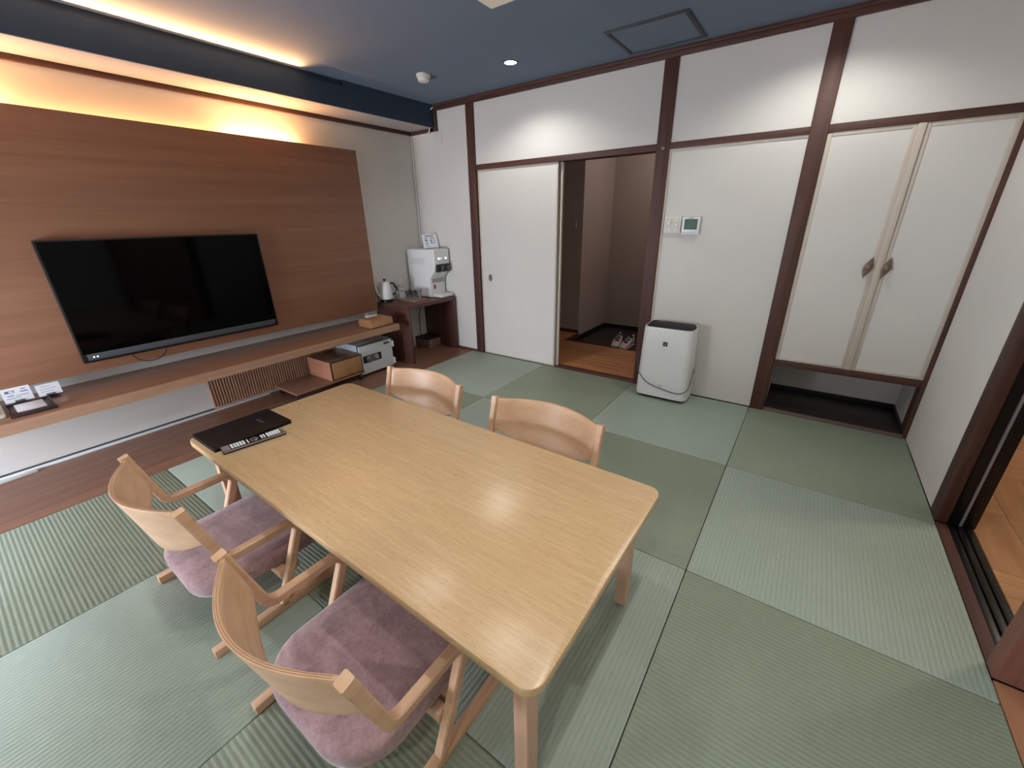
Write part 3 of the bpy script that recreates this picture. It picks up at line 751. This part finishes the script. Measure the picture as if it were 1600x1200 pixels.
hp = [(kx + 0.012, ky + 0.044, DZ + 0.178), (kx + 0.026, ky + 0.082, DZ + 0.176), (kx + 0.040, ky + 0.116, DZ + 0.105), (kx + 0.032, ky + 0.098, DZ + 0.078), (kx + 0.016, ky + 0.056, DZ + 0.060)]
tube(bm, hp, 0.0095, 8, False); part('handle', bm, M['black'], t)
bm = bm_new(); tube(bm, [(kx - 0.01, ky - 0.055, DZ + 0.055), (kx - 0.014, ky - 0.085, DZ + 0.085), (kx - 0.016, ky - 0.095, DZ + 0.125), (kx - 0.02, ky - 0.115, DZ + 0.165)], 0.0085); part('spout', bm, M['white'], t)

# pump bottle
bx, by = -3.275, -0.405
t = thing('pump_bottle', 'clear sanitiser pump bottle with numbered label beside the kettle', 'bottle', (bx, by, DZ))
bm = bm_new()
prof = [(0.0, 1.0), (0.004, 1.06), (0.110, 1.06), (0.128, 0.9), (0.140, 0.35), (0.150, 0.3)]
rings = []
for z, k in [(0.0006, 0.95), (0.004, 1.0), (0.105, 1.0), (0.120, 0.9), (0.132, 0.55), (0.140, 0.36), (0.148, 0.34)]:
    rx, ry = 0.026 * max(k, 0.5), 0.045 * k
    rings.append([(bx + rx * math.cos(2 * PI * i / 24), by + ry * math.sin(2 * PI * i / 24), DZ + z) for i in range(24)])
loft(bm, rings); part('bottle_body', bm, M['bottle'], t)
bm = bm_new(); lathe(bm, [(0.017, 0.148), (0.018, 0.150), (0.017, 0.166), (0.009, 0.172), (0.006, 0.190), (0.011, 0.194), (0.011, 0.203), (0.001, 0.206)], (bx, by, DZ), 18)
box(bm, bx - 0.002, bx + 0.042, by - 0.006, by + 0.006, DZ + 0.193, DZ + 0.203, 0.002); part('pump', bm, M['white'], t)
lb = part('label', B(bx + 0.0262, bx + 0.0268, by - 0.030, by + 0.032, DZ + 0.008, DZ + 0.100), M['paper'], t)
RYZ = Matrix(((0, 0, 1, 0), (1, 0, 0, 0), (0, 1, 0, 0), (0, 0, 0, 1)))
tx = text('lettering', '2', 0.045, M['ink_black'], lb, (0, 0, 0), (0, 0, 0)); tx.matrix_local = Matrix.Translation((bx + 0.0270 - t.location.x, 0.008, 0.030)) @ RYZ
part('print_band', B(bx + 0.0268, bx + 0.0271, by - 0.020, by + 0.024, DZ + 0.060, DZ + 0.066), M['ink'], lb)
part('print_band', B(bx + 0.0268, bx + 0.0271, by - 0.020, by + 0.024, DZ + 0.074, DZ + 0.088), M['ink_gray'], lb)

# tray with tumblers
t = thing('serving_tray', 'reddish wooden tray under the tumblers on the desk', 'tray', (-3.10, -0.39, DZ))
bm = bm_new(); prism(bm, rr(-3.235, -2.955, -0.492, -0.290, 0.006), DZ + 0.0006, DZ + 0.010, 'xy', 0.002); part('board', bm, M['tray'], t)
part('rim', B(-3.235, -2.955, -0.496, -0.491, DZ + 0.0006, DZ + 0.016, 0.001), M['tray'], t)
def tumbler(x, y, label):
    t = thing('tumbler', label, 'glass', (x, y, DZ + 0.0105), 'clear tumblers on the desk tray')
    bm = bm_new(); lathe(bm, [(0.001, 0.0), (0.028, 0.0), (0.030, 0.003), (0.034, 0.085), (0.0335, 0.086), (0.032, 0.084), (0.0275, 0.008), (0.001, 0.006)], (x, y, DZ + 0.0105), 24, False)
    part('glass_wall', bm, M['glass'], t)
    return t
for x, y, lab in ((-3.035, -0.435, 'clear tumbler nearest the room on the wooden desk tray'), (-3.075, -0.345, 'clear tumbler on the desk tray, front one beside the dispenser'),
               (-3.12, -0.435, 'clear tumbler on the desk tray, behind the front left one'), (-3.165, -0.345, 'clear tumbler at the back of the desk tray, next to the dispenser')):
    tumbler(x, y, lab)

# water dispenser: front faces +x
wx, w0, w1, wz = -2.915, -0.235, -0.018, DZ
t = thing('water_dispenser', 'white countertop water dispenser with black tap panel on the desk', 'water dispenser', (-3.1, -0.125, DZ))
prof = [(-3.315, 0.006), (-3.315, 0.470), (-3.305, 0.481), (-2.928, 0.481), (wx, 0.470), (wx, 0.330), (wx - 0.012, 0.262), (wx - 0.045, 0.232), (wx - 0.085, 0.190), (wx - 0.085, 0.006)]
bm = bm_new(); prism(bm, [(x, wz + z) for x, z in prof], w0, w1, 'xz', 0.012, 3); part('body', bm, M['white'], t)
bm = bm_new(); prism(bm, rr(w0 + 0.018, w1 - 0.006, wz + 0.262, wz + 0.338, 0.010), wx - 0.045, wx + 0.014, 'yz', 0.004); part('tap_panel', bm, M['black'], t)
for yy in (-0.14, -0.055): part('tap_lever', B(wx + 0.014, wx + 0.017, yy - 0.012, yy + 0.012, wz + 0.275, wz + 0.325, 0.001), M['gray'], t)
for k in range(4):
    bm = bm_new(); lathe(bm, [(0.006, 0.0), (0.006, 0.016), (0.001, 0.017)], (wx - 0.012, -0.17 + 0.04 * k, wz + 0.245), 12); part('nozzle', bm, M['steel'], t)
for yy in (-0.170, -0.070):
    bm = bm_new(); lathe(bm, [(0.001, 0.0005), (0.009, 0.0005), (0.009, -0.004), (0.001, -0.004)], n=18)
    bmesh.ops.rotate(bm, verts=bm.verts, cent=(0, 0, 0), matrix=Matrix.Rotation(PI / 2, 3, 'Y'))
    bmesh.ops.translate(bm, verts=bm.verts, vec=(wx + 0.001, yy, wz + 0.392)); part('indicator', bm, M['led_white'], t)
bm = bm_new(); box(bm, wx, wx + 0.0008, -0.142, -0.136, wz + 0.390, wz + 0.397); part('indicator', bm, M['led_white'], t)
for k in range(4): part('mark', B(wx, wx + 0.0006, -0.172 + 0.033 * k, -0.163 + 0.033 * k, wz + 0.358, wz + 0.366), M['ink_gray'], t)
part('drip_tray', B(wx - 0.085, wx + 0.025, w0 + 0.035, w1 - 0.004, wz + 0.004, wz + 0.034, 0.005), M['white'], t)
part('drip_grille', B(wx - 0.075, wx + 0.018, w0 + 0.045, w1 - 0.014, wz + 0.034, wz + 0.036, 0.001), M['offwhite'], t)
part('splash_plate', B(wx - 0.0855, wx - 0.083, w0 + 0.03, w1 - 0.02, wz + 0.150, wz + 0.205), M['silver'], t)
part('warning_sticker', B(wx - 0.0853, wx - 0.0842, w0 + 0.045, w0 + 0.078, wz + 0.085, wz + 0.130), M['sticker'], t)
part('side_sticker', B(-3.26, -3.06, w0 - 0.0012, w0 - 0.0002, wz + 0.335, wz + 0.395), plain('gray sticker', (212, 212, 212), 0.5), t)
for x in (-3.28, -3.03):
    for y in (w0 + 0.03, w1 - 0.03): part('foot', B(x - 0.012, x + 0.012, y - 0.012, y + 0.012, wz + 0.0005, wz + 0.006), M['black'], t)
# instruction card on the dispenser
t = thing('instruction_card', 'white instruction card in a clear stand on the dispenser', 'sign', (-3.09, -0.11, DZ + 0.482))
ct = DZ + 0.4825
lean = Matrix.Rotation(-math.radians(14), 4, 'Y')
def card_piece(a, b, c, d, f, g):
    bm = bm_new(); box(bm, f, g, a, b, c, d)
    bmesh.ops.transform(bm, matrix=Matrix.Translation((-3.07, -0.105, ct + 0.004)) @ Matrix.Rotation(math.radians(-16), 4, 'Z') @ lean, verts=bm.verts); return bm
part('card', card_piece(-0.085, 0.085, 0.0, 0.135, -0.002, 0.0), M['paper'], t)
for a, b, c, d, mm in ((-0.055, 0.045, 0.116, 0.123, 'ink_black'), (-0.055, -0.035, 0.088, 0.102, 'ink_gray'), (0.0, 0.055, 0.092, 0.100, 'ink_gray'),
                    (-0.058, -0.030, 0.070, 0.080, 'ink_black'), (0.004, 0.018, 0.068, 0.080, 'ink_black'), (0.03, 0.058, 0.070, 0.076, 'ink_gray'),
                    (0.006, 0.022, 0.048, 0.060, 'ink_black'), (0.03, 0.062, 0.050, 0.056, 'ink_gray'), (-0.055, -0.025, 0.040, 0.050, 'ink_gray'), (-0.06, -0.02, 0.018, 0.023, 'ink_gray')):
    part('print_mark', card_piece(a, b, c, d, 0.0, 0.0005), M[mm], t)
bm = bm_new(); box(bm, -3.10, -3.04, -0.17, -0.04, ct - 0.0003, ct + 0.003, 0.001); part('stand_foot', bm, M['glass'], t)

# wire running around the beam and down the corner
bm = bm_new()
tube(bm, [(-2.965, -0.040, 2.282), (-3.005, -0.044, 2.262), (-3.03, -0.044, 2.20), (-3.03, -0.040, 2.125), (-3.05, -0.030, 2.096), (-3.12, -0.010, 2.090), (-3.30, -0.010, 2.086), (-3.318, -0.012, 2.05)], 0.006)
tube(bm, [(-3.318, -0.012, 2.05), (-3.318, -0.012, 1.5), (-3.318, -0.012, 1.0), (-3.318, -0.012, 0.58)], 0.006, sub=2)
solo('wall_cable', bm, M['white'], 'white cable running around the beam end and down the corner', 'cable', (-3.318, -0.012, 0.58))
solo('blank_plate', B(-3.0, -2.915, -0.004, 0.0, 1.99, 2.10, 0.002), M['wall'], 'small wallpapered blank plate high on the wall near the corner', 'plate', (-2.96, 0, 2.04))

# ------------------------------------------------------------------ ceiling fittings
t = thing('smoke_detector', 'round white smoke detector on the slate ceiling', 'smoke detector', (-2.43, -0.66, CEIL))
bm = bm_new(); lathe(bm, [(0.050, 0.0), (0.052, -0.004), (0.050, -0.018), (0.044, -0.020)], (-2.43, -0.66, CEIL), 32); part('base', bm, M['offwhite'], t)
bm = bm_new(); lathe(bm, [(0.040, -0.020), (0.043, -0.023), (0.040, -0.040), (0.034, -0.045), (0.001, -0.046)], (-2.43, -0.66, CEIL), 32); part('sensor_cap', bm, M['offwhite'], t)
t = thing('access_hatch', 'framed square access hatch in the slate ceiling', 'hatch', (-0.852, -0.31, CEIL))
part('panel', B(-1.060, -0.644, -0.498, -0.122, CEIL - 0.004, CEIL), M['ceiling'], t)
for q in ((-1.087, -0.617, -0.522, -0.500), (-1.087, -0.617, -0.120, -0.098), (-1.087, -1.063, -0.500, -0.120), (-0.641, -0.617, -0.500, -0.120)):
    part('frame_bar', B(*q, CEIL - 0.008, CEIL, 0.002), plain('dark hatch frame', (52, 55, 60), 0.5), t)
t = thing('ceiling_unit', 'white square unit on the ceiling, only its corner in view at the top', 'ceiling unit', (-0.87, -1.7, CEIL))
bm = bm_new(); prism(bm, rr(-1.394, -0.346, -2.2, -1.18, 0.004, 2), CEIL - 0.022, CEIL - 0.001, 'xy', 0.004); part('panel', bm, M['offwhite'], t)
part('grille', B(-1.20, -0.54, -1.98, -1.40, CEIL - 0.026, CEIL - 0.022, 0.002), M['gray'], t)

# ------------------------------------------------------------------ wall controls
t = thing('light_dimmer', 'ivory wall switch plate with round knob, left of the thermostat', 'switch', (-0.708, -0.001, 1.262))
part('plate', B(-0.766, -0.650, -0.009, -0.001, 1.206, 1.318, 0.003), M['offwhite'], t)
part('inset', B(-0.754, -0.662, -0.011, -0.009, 1.218, 1.306, 0.001), plain('ivory inset', (205, 203, 194), 0.5), t)
bm = bm_new(); lathe(bm, [(0.017, 0.0), (0.017, 0.006), (0.010, 0.008), (0.009, 0.020), (0.001, 0.021)], n=20)
bmesh.ops.rotate(bm, verts=bm.verts, cent=(0, 0, 0), matrix=Matrix.Rotation(PI / 2, 3, 'X')); bmesh.ops.translate(bm, verts=bm.verts, vec=(-0.728, -0.011, 1.275)); part('knob', bm, M['offwhite'], t)
for x, z in ((-0.690, 1.292), (-0.690, 1.262), (-0.735, 1.230), (-0.690, 1.230)):
    part('rocker', B(x - 0.018, x + 0.018, -0.0135, -0.011, z - 0.009, z + 0.009, 0.001), M['offwhite'], t)
    part('mark', B(x - 0.014, x - 0.006, -0.0140, -0.0134, z - 0.002, z + 0.002), M['ink_gray'], t)
t = thing('thermostat', 'white thermostat with green-gray display beside the switch plate', 'thermostat', (-0.582, -0.001, 1.25))
part('case', B(-0.641, -0.523, -0.020, -0.001, 1.196, 1.312, 0.004), M['white'], t)
part('display_frame', B(-0.625, -0.538, -0.0215, -0.020, 1.230, 1.298, 0.001), plain('dark gray', (70, 84, 78), 0.4), t)
part('display', B(-0.621, -0.542, -0.0222, -0.0214, 1.240, 1.292), M['lcd'], t)
part('lettering_strip', B(-0.600, -0.568, -0.0206, -0.0199, 1.301, 1.306), M['ink_gray'], t)
for k in range(4): part('button', B(-0.628 + 0.023 * k, -0.611 + 0.023 * k, -0.0225, -0.020, 1.207, 1.217, 0.001), plain('pale blue key', (190, 206, 222), 0.4), t)

# ------------------------------------------------------------------ air purifier
t = thing('air_purifier', 'white air purifier with black top standing against the wall', 'air purifier', (-0.594, -0.14, 0))
def pur(z, hx, yf, yb, r):
    return [(x - 0.594, y, z) for x, y in rr(-hx, hx, yf, yb, (0.02, 0.02, r, r), 6)]
bm = bm_new()
loft(bm, [pur(0.018, 0.185, -0.225, -0.045, 0.05), pur(0.022, 0.192, -0.236, -0.040, 0.055), pur(0.06, 0.193, -0.238, -0.040, 0.055), pur(0.30, 0.186, -0.234, -0.040, 0.055), pur(0.545, 0.178, -0.229, -0.040, 0.055),
          pur(0.561, 0.176, -0.227, -0.042, 0.055), pur(0.561, 0.1725, -0.2235, -0.045, 0.052), pur(0.540, 0.171, -0.222, -0.047, 0.052)])
part('shell', bm, M['white'], t)
bm = bm_new(); loft(bm, [pur(0.0006, 0.172, -0.212, -0.05, 0.045), pur(0.018, 0.176, -0.216, -0.05, 0.045)]); part('plinth', bm, M['black'], t)
bm = bm_new(); loft(bm, [pur(0.540, 0.166, -0.214, -0.050, 0.045), pur(0.560, 0.164, -0.205, -0.050, 0.045), pur(0.574, 0.155, -0.165, -0.055, 0.03), pur(0.578, 0.150, -0.15, -0.060, 0.02)]); part('top_grille', bm, M['black_matte'], t)
part('control_strip', B(-0.70, -0.655, -0.125, -0.085, 0.5775, 0.580, 0.001), M['black'], t)
lg = part('emblem', B(-0.611, -0.580, -0.2342, -0.2305, 0.430, 0.461), plain('navy emblem', (20, 22, 40), 0.35), t)
bm = bm_new()
prism(bm, [(-0.600, 0.437), (-0.594, 0.436), (-0.5905, 0.444), (-0.587, 0.453), (-0.593, 0.455), (-0.599, 0.450)], -0.2348, -0.2341, 'xz'); part('emblem_mark', bm, M['silver'], lg)
tx = text('lettering', 'SHARP', 0.014, M['ink_gray'], t, (0, 0, 0), (0, 0, 0))
tx.matrix_local = Matrix.Translation((-0.596 + 0.594, -0.2383 + 0.14, 0.118)) @ Matrix.Rotation(PI / 2, 4, 'X')
bm = bm_new()
cp = [(-0.79, -0.10, 0.36), (-0.795, -0.20, 0.32), (-0.782, -0.243, 0.282), (-0.775, -0.246, 0.218), (-0.752, -0.247, 0.183), (-0.702, -0.248, 0.134), (-0.64, -0.248, 0.111), (-0.565, -0.248, 0.095), (-0.497, -0.248, 0.085), (-0.451, -0.248, 0.087), (-0.419, -0.248, 0.103), (-0.394, -0.245, 0.134), (-0.387, -0.235, 0.169), (-0.388, -0.20, 0.212), (-0.395, -0.12, 0.26)]
tube(bm, cp, 0.0032); part('power_cord', bm, M['cable_gray'], t)

# ------------------------------------------------------------------ sneakers
def shoe(x, y, rz, label, sgn):
    t = thing('sneaker', label, 'shoe', (x, y, -0.10), 'pair of sneakers in the entrance', rz)
    # local: toe towards -y, heel +y, length 0.285
    st = [(-0.140, 0.022, 0.020), (-0.125, 0.036, 0.040), (-0.09, 0.046, 0.056), (-0.05, 0.050, 0.068), (0.0, 0.047, 0.088), (0.04, 0.041, 0.105), (0.08, 0.037, 0.104), (0.115, 0.034, 0.108), (0.135, 0.026, 0.105), (0.143, 0.014, 0.09)]
    def shoe_ring(yy, hw, h, zb):
        r = []
        for i in range(16):
            a = 2 * PI * i / 16; cx = math.cos(a); sz = math.sin(a)
            r.append((hw * (abs(cx) ** 0.7) * (1 if cx >= 0 else -1) + sgn * 0.006 * math.sin((yy + 0.14) * 9), yy, zb + (h - zb) * (0.5 + 0.5 * (abs(sz) ** 0.75) * (1 if sz >= 0 else -1))))
        return r
    bm = bm_new(); loft(bm, [shoe_ring(a, b, c, 0.016) for a, b, c in st]); part('upper', bm, M['shoe'], t, origin=(0, 0, 0))
    bm = bm_new(); loft(bm, [shoe_ring(a * 1.03, b * 1.12, 0.030 if a > -0.12 else 0.034, 0.0006) for a, b, c in st]); part('sole', bm, M['shoe'], t, origin=(0, 0, 0))
    bm = bm_new(); box(bm, -0.030, 0.030, -0.152, -0.132, 0.002, 0.016, 0.004); part('toe_bumper', bm, M['shoe_dark'], t, origin=(0, 0, 0))
    bm = bm_new(); prism(bm, [(-0.024, -0.055), (0.024, -0.055), (0.026, 0.045), (-0.026, 0.045)], 0.0, 0.006, 'xy', 0.002)
    bmesh.ops.transform(bm, matrix=Matrix.Translation((sgn * 0.006, -0.005, 0.080)) @ Matrix.Rotation(math.radians(22), 4, 'X'), verts=bm.verts); part('tongue', bm, M['shoe_dark'], t, origin=(0, 0, 0))
    for k in range(4):
        yy = -0.05 + 0.026 * k; zz = 0.074 + 0.0098 * k
        for sg in (1, -1):
            bm = bm_new(); tube(bm, [(sgn * 0.006 - sg * 0.028, yy, zz), (sgn * 0.006, yy + 0.012, zz + 0.012), (sgn * 0.006 + sg * 0.028, yy + 0.024, zz + 0.008)], 0.0035, 6, True, 3); part('lace', bm, M['black'] if (k + (sg > 0)) % 2 == 0 else M['shoe'], t, origin=(0, 0, 0))
    bm = bm_new(); box(bm, -0.010, 0.010, 0.132, 0.143, 0.09, 0.128, 0.003); part('heel_tab', bm, M['shoe'], t, origin=(0, 0, 0))
    bm = bm_new(); loft(bm, [shoe_ring(a, b, c, 0.098) for a, b, c in ((0.05, 0.022, 0.108), (0.075, 0.028, 0.109), (0.105, 0.026, 0.110), (0.122, 0.016, 0.109))]); part('lining', bm, M['shoe_dark'], t, origin=(0, 0, 0))
    return t
shoe(-1.545, 1.315, math.radians(8), 'left white sneaker with dark laces on the dark entrance floor', 1)
shoe(-1.405, 1.285, math.radians(-6), 'right white sneaker with dark laces, nearer the timber post', -1)

# ------------------------------------------------------------------ low table
TZ = 0.475; TL, TW = 1.760, 0.782
RT = math.radians(-0.6)
tb = thing('low_table', 'long low pale oak table in the middle of the room', 'table', (-0.974, -2.420, 0), None, RT)
O0 = (0, 0, 0)
bm = bm_new(); prism(bm, rr(-TL / 2, TL / 2, -TW / 2, TW / 2, 0.042, 8), TZ - 0.026, TZ, 'xy', 0.003, 2); part('tabletop', bm, M['oak'], tb, O0)
lx, ly = TL / 2 - 0.052, TW / 2 - 0.052
for sx in (1, -1):
    for sy in (1, -1):
        a, b = sorted((sx * lx, sx * (lx - 0.038))); c, d = sorted((sy * ly, sy * (ly - 0.048)))
        part('leg', B(a, b, c, d, 0.0008, TZ - 0.026, 0.002), M['oak_leg'], tb, O0)
for sx in (1, -1):
    a, b = sorted((sx * (lx - 0.004), sx * (lx - 0.024)))
    ap = part('apron', B(a, b, -ly + 0.048, ly - 0.048, TZ - 0.080, TZ - 0.026, 0.002), M['oak_leg'], tb, O0)
for sy in (1, -1):
    a, b = sorted((sy * (ly - 0.004), sy * (ly - 0.024)))
    part('apron', B(-lx + 0.038, lx - 0.038, a, b, TZ - 0.080, TZ - 0.026, 0.002), M['oak_leg'], tb, O0)
bm = bm_new(); lathe(bm, [(0.001, 0.001), (0.006, 0.001), (0.006, -0.002), (0.001, -0.002)], n=14)
bmesh.ops.rotate(bm, verts=bm.verts, cent=(0, 0, 0), matrix=Matrix.Rotation(PI / 2, 3, 'Y')); bmesh.ops.translate(bm, verts=bm.verts, vec=(lx - 0.0035, 0.05, TZ - 0.052)); part('bolt_hole', bm, M['black'], tb, O0)

# guest folder and remote on the table
fd = thing('guest_folder', 'black leatherette folder lying closed on the table end', 'folder', (-1.733, -2.624, TZ + 0.0006))
bm = bm_new(); prism(bm, rr(-1.850, -1.622, -2.783, -2.470, 0.006, 3), TZ + 0.010, TZ + 0.014, 'xy', 0.001); part('cover', bm, M['folder'], fd)
bm = bm_new(); prism(bm, rr(-1.850, -1.622, -2.783, -2.470, 0.006, 3), TZ + 0.0008, TZ + 0.004, 'xy', 0.001); part('back_cover', bm, M['folder'], fd)
bm = bm_new(); prism(bm, rr(-1.846, -1.628, -2.779, -2.474, 0.004, 3), TZ + 0.004, TZ + 0.010, 'xy'); part('pages', bm, M['black_matte'], fd)
bm = bm_new(); box(bm, -0.006, 0.006, -0.030, 0.030, 0.0, 0.0005)
bmesh.ops.transform(bm, matrix=Matrix.Translation((-1.735, -2.555, TZ + 0.014)) @ Matrix.Rotation(math.radians(90), 4, 'Z'), verts=bm.verts); part('embossed_line', bm, plain('embossed gray', (52, 52, 56), 0.5), fd)

rc = thing('remote_control', 'long black and silver television remote beside the black folder', 'remote', (-1.578, -2.652, TZ + 0.0006), None, math.radians(-9.5))
RL, RW = 0.232, 0.050
bm = bm_new(); prism(bm, rr(-RW / 2, RW / 2, -RL / 2, RL / 2, 0.004, 3), 0.0004, 0.015, 'xy', 0.003); part('body', bm, M['black'], rc, O0)
part('end_plate', B(-RW / 2 + 0.002, RW / 2 - 0.002, -RL / 2 + 0.002, -RL / 2 + 0.028, 0.0148, 0.0158), M['silver'], rc, O0)
part('end_plate', B(-RW / 2 + 0.002, RW / 2 - 0.002, RL / 2 - 0.012, RL / 2 - 0.002, 0.0148, 0.0158), M['silver'], rc, O0)
part('side_rail', B(RW / 2 - 0.0015, RW / 2 + 0.0008, -RL / 2 + 0.004, RL / 2 - 0.004, 0.008, 0.013), M['silver'], rc, O0)
def keys(x0, nx, dx, wx_, y0, ny, dy, wy, m, nm='key'):
    for i in range(nx):
        for j in range(ny):
            cx = x0 + dx * i; cy = y0 + dy * j
            part(nm, B(cx - wx_ / 2, cx + wx_ / 2, cy - wy / 2, cy + wy / 2, 0.0145, 0.0170, 0.0006, 1), m, rc, O0)
keys(-0.0105, 2, 0.021, 0.018, -0.080, 5, 0.0105, 0.0075, M['paper'])
part('key', B(-0.019, 0.019, -0.0255, -0.0215, 0.0145, 0.0165), M['paper'], rc, O0)
bm = bm_new(); lathe(bm, [(0.008, 0.0145), (0.008, 0.017), (0.015, 0.0172), (0.016, 0.0145)], (0, 0.0, 0), 24, False); part('ring_key', bm, M['gray'], rc, O0)
keys(-0.014, 2, 0.028, 0.005, 0.004, 1, 0.01, 0.005, M['paper'])
keys(-0.012, 3, 0.012, 0.008, 0.028, 2, 0.010, 0.006, M['paper'])
keys(-0.014, 3, 0.014, 0.0115, 0.052, 5, 0.0105, 0.0080, M['paper'])
keys(0.0, 1, 0.014, 0.009, 0.1035, 1, 0.01, 0.005, M['sticker'])

# ------------------------------------------------------------------ low chairs
def make_chair(label):
    """local: x across, y forward (towards the table), s = y + 0.27 counted from the rear end of the runners"""
    S = 0.27
    t = thing('low_armchair', label, 'chair', (0, 0, 0), 'low armchairs around the table')
    half = 0.2755
    for sx in (1, -1):
        x0, x1 = sorted((sx * half, sx * (half - 0.028)))
        path = fillet([Vector((0.047 - S, 0.556)), Vector((0.112 - S, 0.327)), Vector((0.352 - S, 0.327)), Vector((0.228 - S, 0.020))], [0.040, 0.030], 7)
        bm = bm_new(); bar2d(bm, path, 0.0145, x0, x1); part('arm_frame', bm, M['chair_y'], t, O0)
        bm = bm_new(); prism(bm, rr(0.0 - S, 0.520 - S, 0.0006, 0.033, 0.003, 2), x0, x1, 'yz', 0.003); part('runner', bm, M['chair_y'], t, O0)
        a_ = path[0]; b_ = path[0] + (path[1] - path[0]).normalized() * 0.034
        bm = bm_new(); bar2d(bm, [a_ + Vector((-0.0005, 0.002)), b_], 0.0153, x0 - 0.0007, x1 + 0.0007, 0.003); part('end_block', bm, M['chair'], t, O0)
    for yy, zz in ((0.262 - S, 0.112), (0.303 - S, 0.118)):
        part('seat_rail', B(-half + 0.026, half - 0.026, yy - 0.016, yy + 0.016, zz, zz + 0.036, 0.003), M['chair_y'], t, O0)
    # cushion: plan outline with large rear corners, domed in section
    def outline(k, z):
        r = []
        for x, y in rr(-0.226, 0.226, 0.022 - S, 0.492 - S, (0.06, 0.06, 0.135, 0.135), 8):
            yy = y
            r.append((x * k, (yy - (0.25 - S)) * k + (0.25 - S), z))
        return r
    bm = bm_new()
    loft(bm, [outline(0.93, 0.152), outline(0.985, 0.158), outline(1.0, 0.175), outline(1.0, 0.196), outline(0.985, 0.209), outline(0.94, 0.2155), outline(0.75, 0.2185), outline(0.4, 0.2195)])
    part('seat', bm, M['suede'], t, O0, ang=80)
    # bowed plywood back
    nx, nz = 32, 8; W = half - 0.026; TH = 0.012
    def back(u, v, off):
        x = -W + 2 * W * u; q = abs(x) / W
        bow = 0.086 * (1 - q * q) ** 1.12
        zt = 0.552; zb = 0.335 + 0.076 * q * q
        z = zt + (zb - zt) * v
        y = 0.048 + 0.040 * (zt - z) / 0.164 - bow
        dydx = 0.0
        e = 1e-4; q2 = min(1, abs(x + e) / W); dydx = -(0.086 * (1 - q2 * q2) ** 1.12 - bow) / e if q < 0.999 else 0
        n = Vector((-dydx, 1.0)).normalized()
        return (x + n.x * off, y - S + n.y * off, z)
    bm = bm_new()
    g = {}
    for side, off in ((0, TH / 2), (1, -TH / 2)):
        for i in range(nx + 1):
            for j in range(nz + 1): g[side, i, j] = bm.verts.new(back(i / nx, j / nz, off))
    for i in range(nx):
        for j in range(nz):
            bm.faces.new((g[0, i, j], g[0, i + 1, j], g[0, i + 1, j + 1], g[0, i, j + 1]))
            bm.faces.new((g[1, i, j], g[1, i, j + 1], g[1, i + 1, j + 1], g[1, i + 1, j]))
    for i in range(nx):
        bm.faces.new((g[0, i, 0], g[1, i, 0], g[1, i + 1, 0], g[0, i + 1, 0])); bm.faces.new((g[0, i, nz], g[0, i + 1, nz], g[1, i + 1, nz], g[1, i, nz]))
    for j in range(nz):
        bm.faces.new((g[0, 0, j], g[0, 0, j + 1], g[1, 0, j + 1], g[1, 0, j])); bm.faces.new((g[0, nx, j], g[1, nx, j], g[1, nx, j + 1], g[0, nx, j + 1]))
    bmesh.ops.recalc_face_normals(bm, faces=bm.faces)
    es = [e for e in bm.edges if len(e.link_faces) == 2 and e.calc_face_angle(0) > 1.0]
    bmesh.ops.bevel(bm, geom=es, offset=0.003, segments=2, affect='EDGES', profile=0.5)
    bk = part('backrest', bm, M['chair'], t, O0, ang=40)
    for off in (-0.0022, 0.0022):                            # darker glue lines of the plywood along the top edge
        bm = bm_new(); pa = [[bm.verts.new((x, y, z + 0.0005)) for x, y, z in (back(i / nx, 0, off - 0.0006), back(i / nx, 0, off + 0.0006))] for i in range(1, nx)]
        for a_, b_ in zip(pa, pa[1:]): bm.faces.new((a_[0], a_[1], b_[1], b_[0]))
        part('ply_line', bm, M['ply'], bk, O0)
    return t
c2 = make_chair('low armchair nearest the camera, seat and back seen from behind')
c1 = copy_tree(c2); c3 = copy_tree(c2); c4 = copy_tree(c2)
c2.location = (-0.630, -3.075 + 0.27, 0)
c1.location = (-1.433, -3.072 + 0.27, 0); c1['label'] = 'left low armchair on the camera side of the table, near the shelf'
c3.location = (-1.404, -1.815 - 0.27, 0); c3.rotation_euler = (0, 0, PI); c3['label'] = 'low armchair across the table at left, only its back showing'
c4.location = (-0.648, -1.825 - 0.27, 0); c4.rotation_euler = (0, 0, PI); c4['label'] = 'low armchair across the table at right, only its back showing'
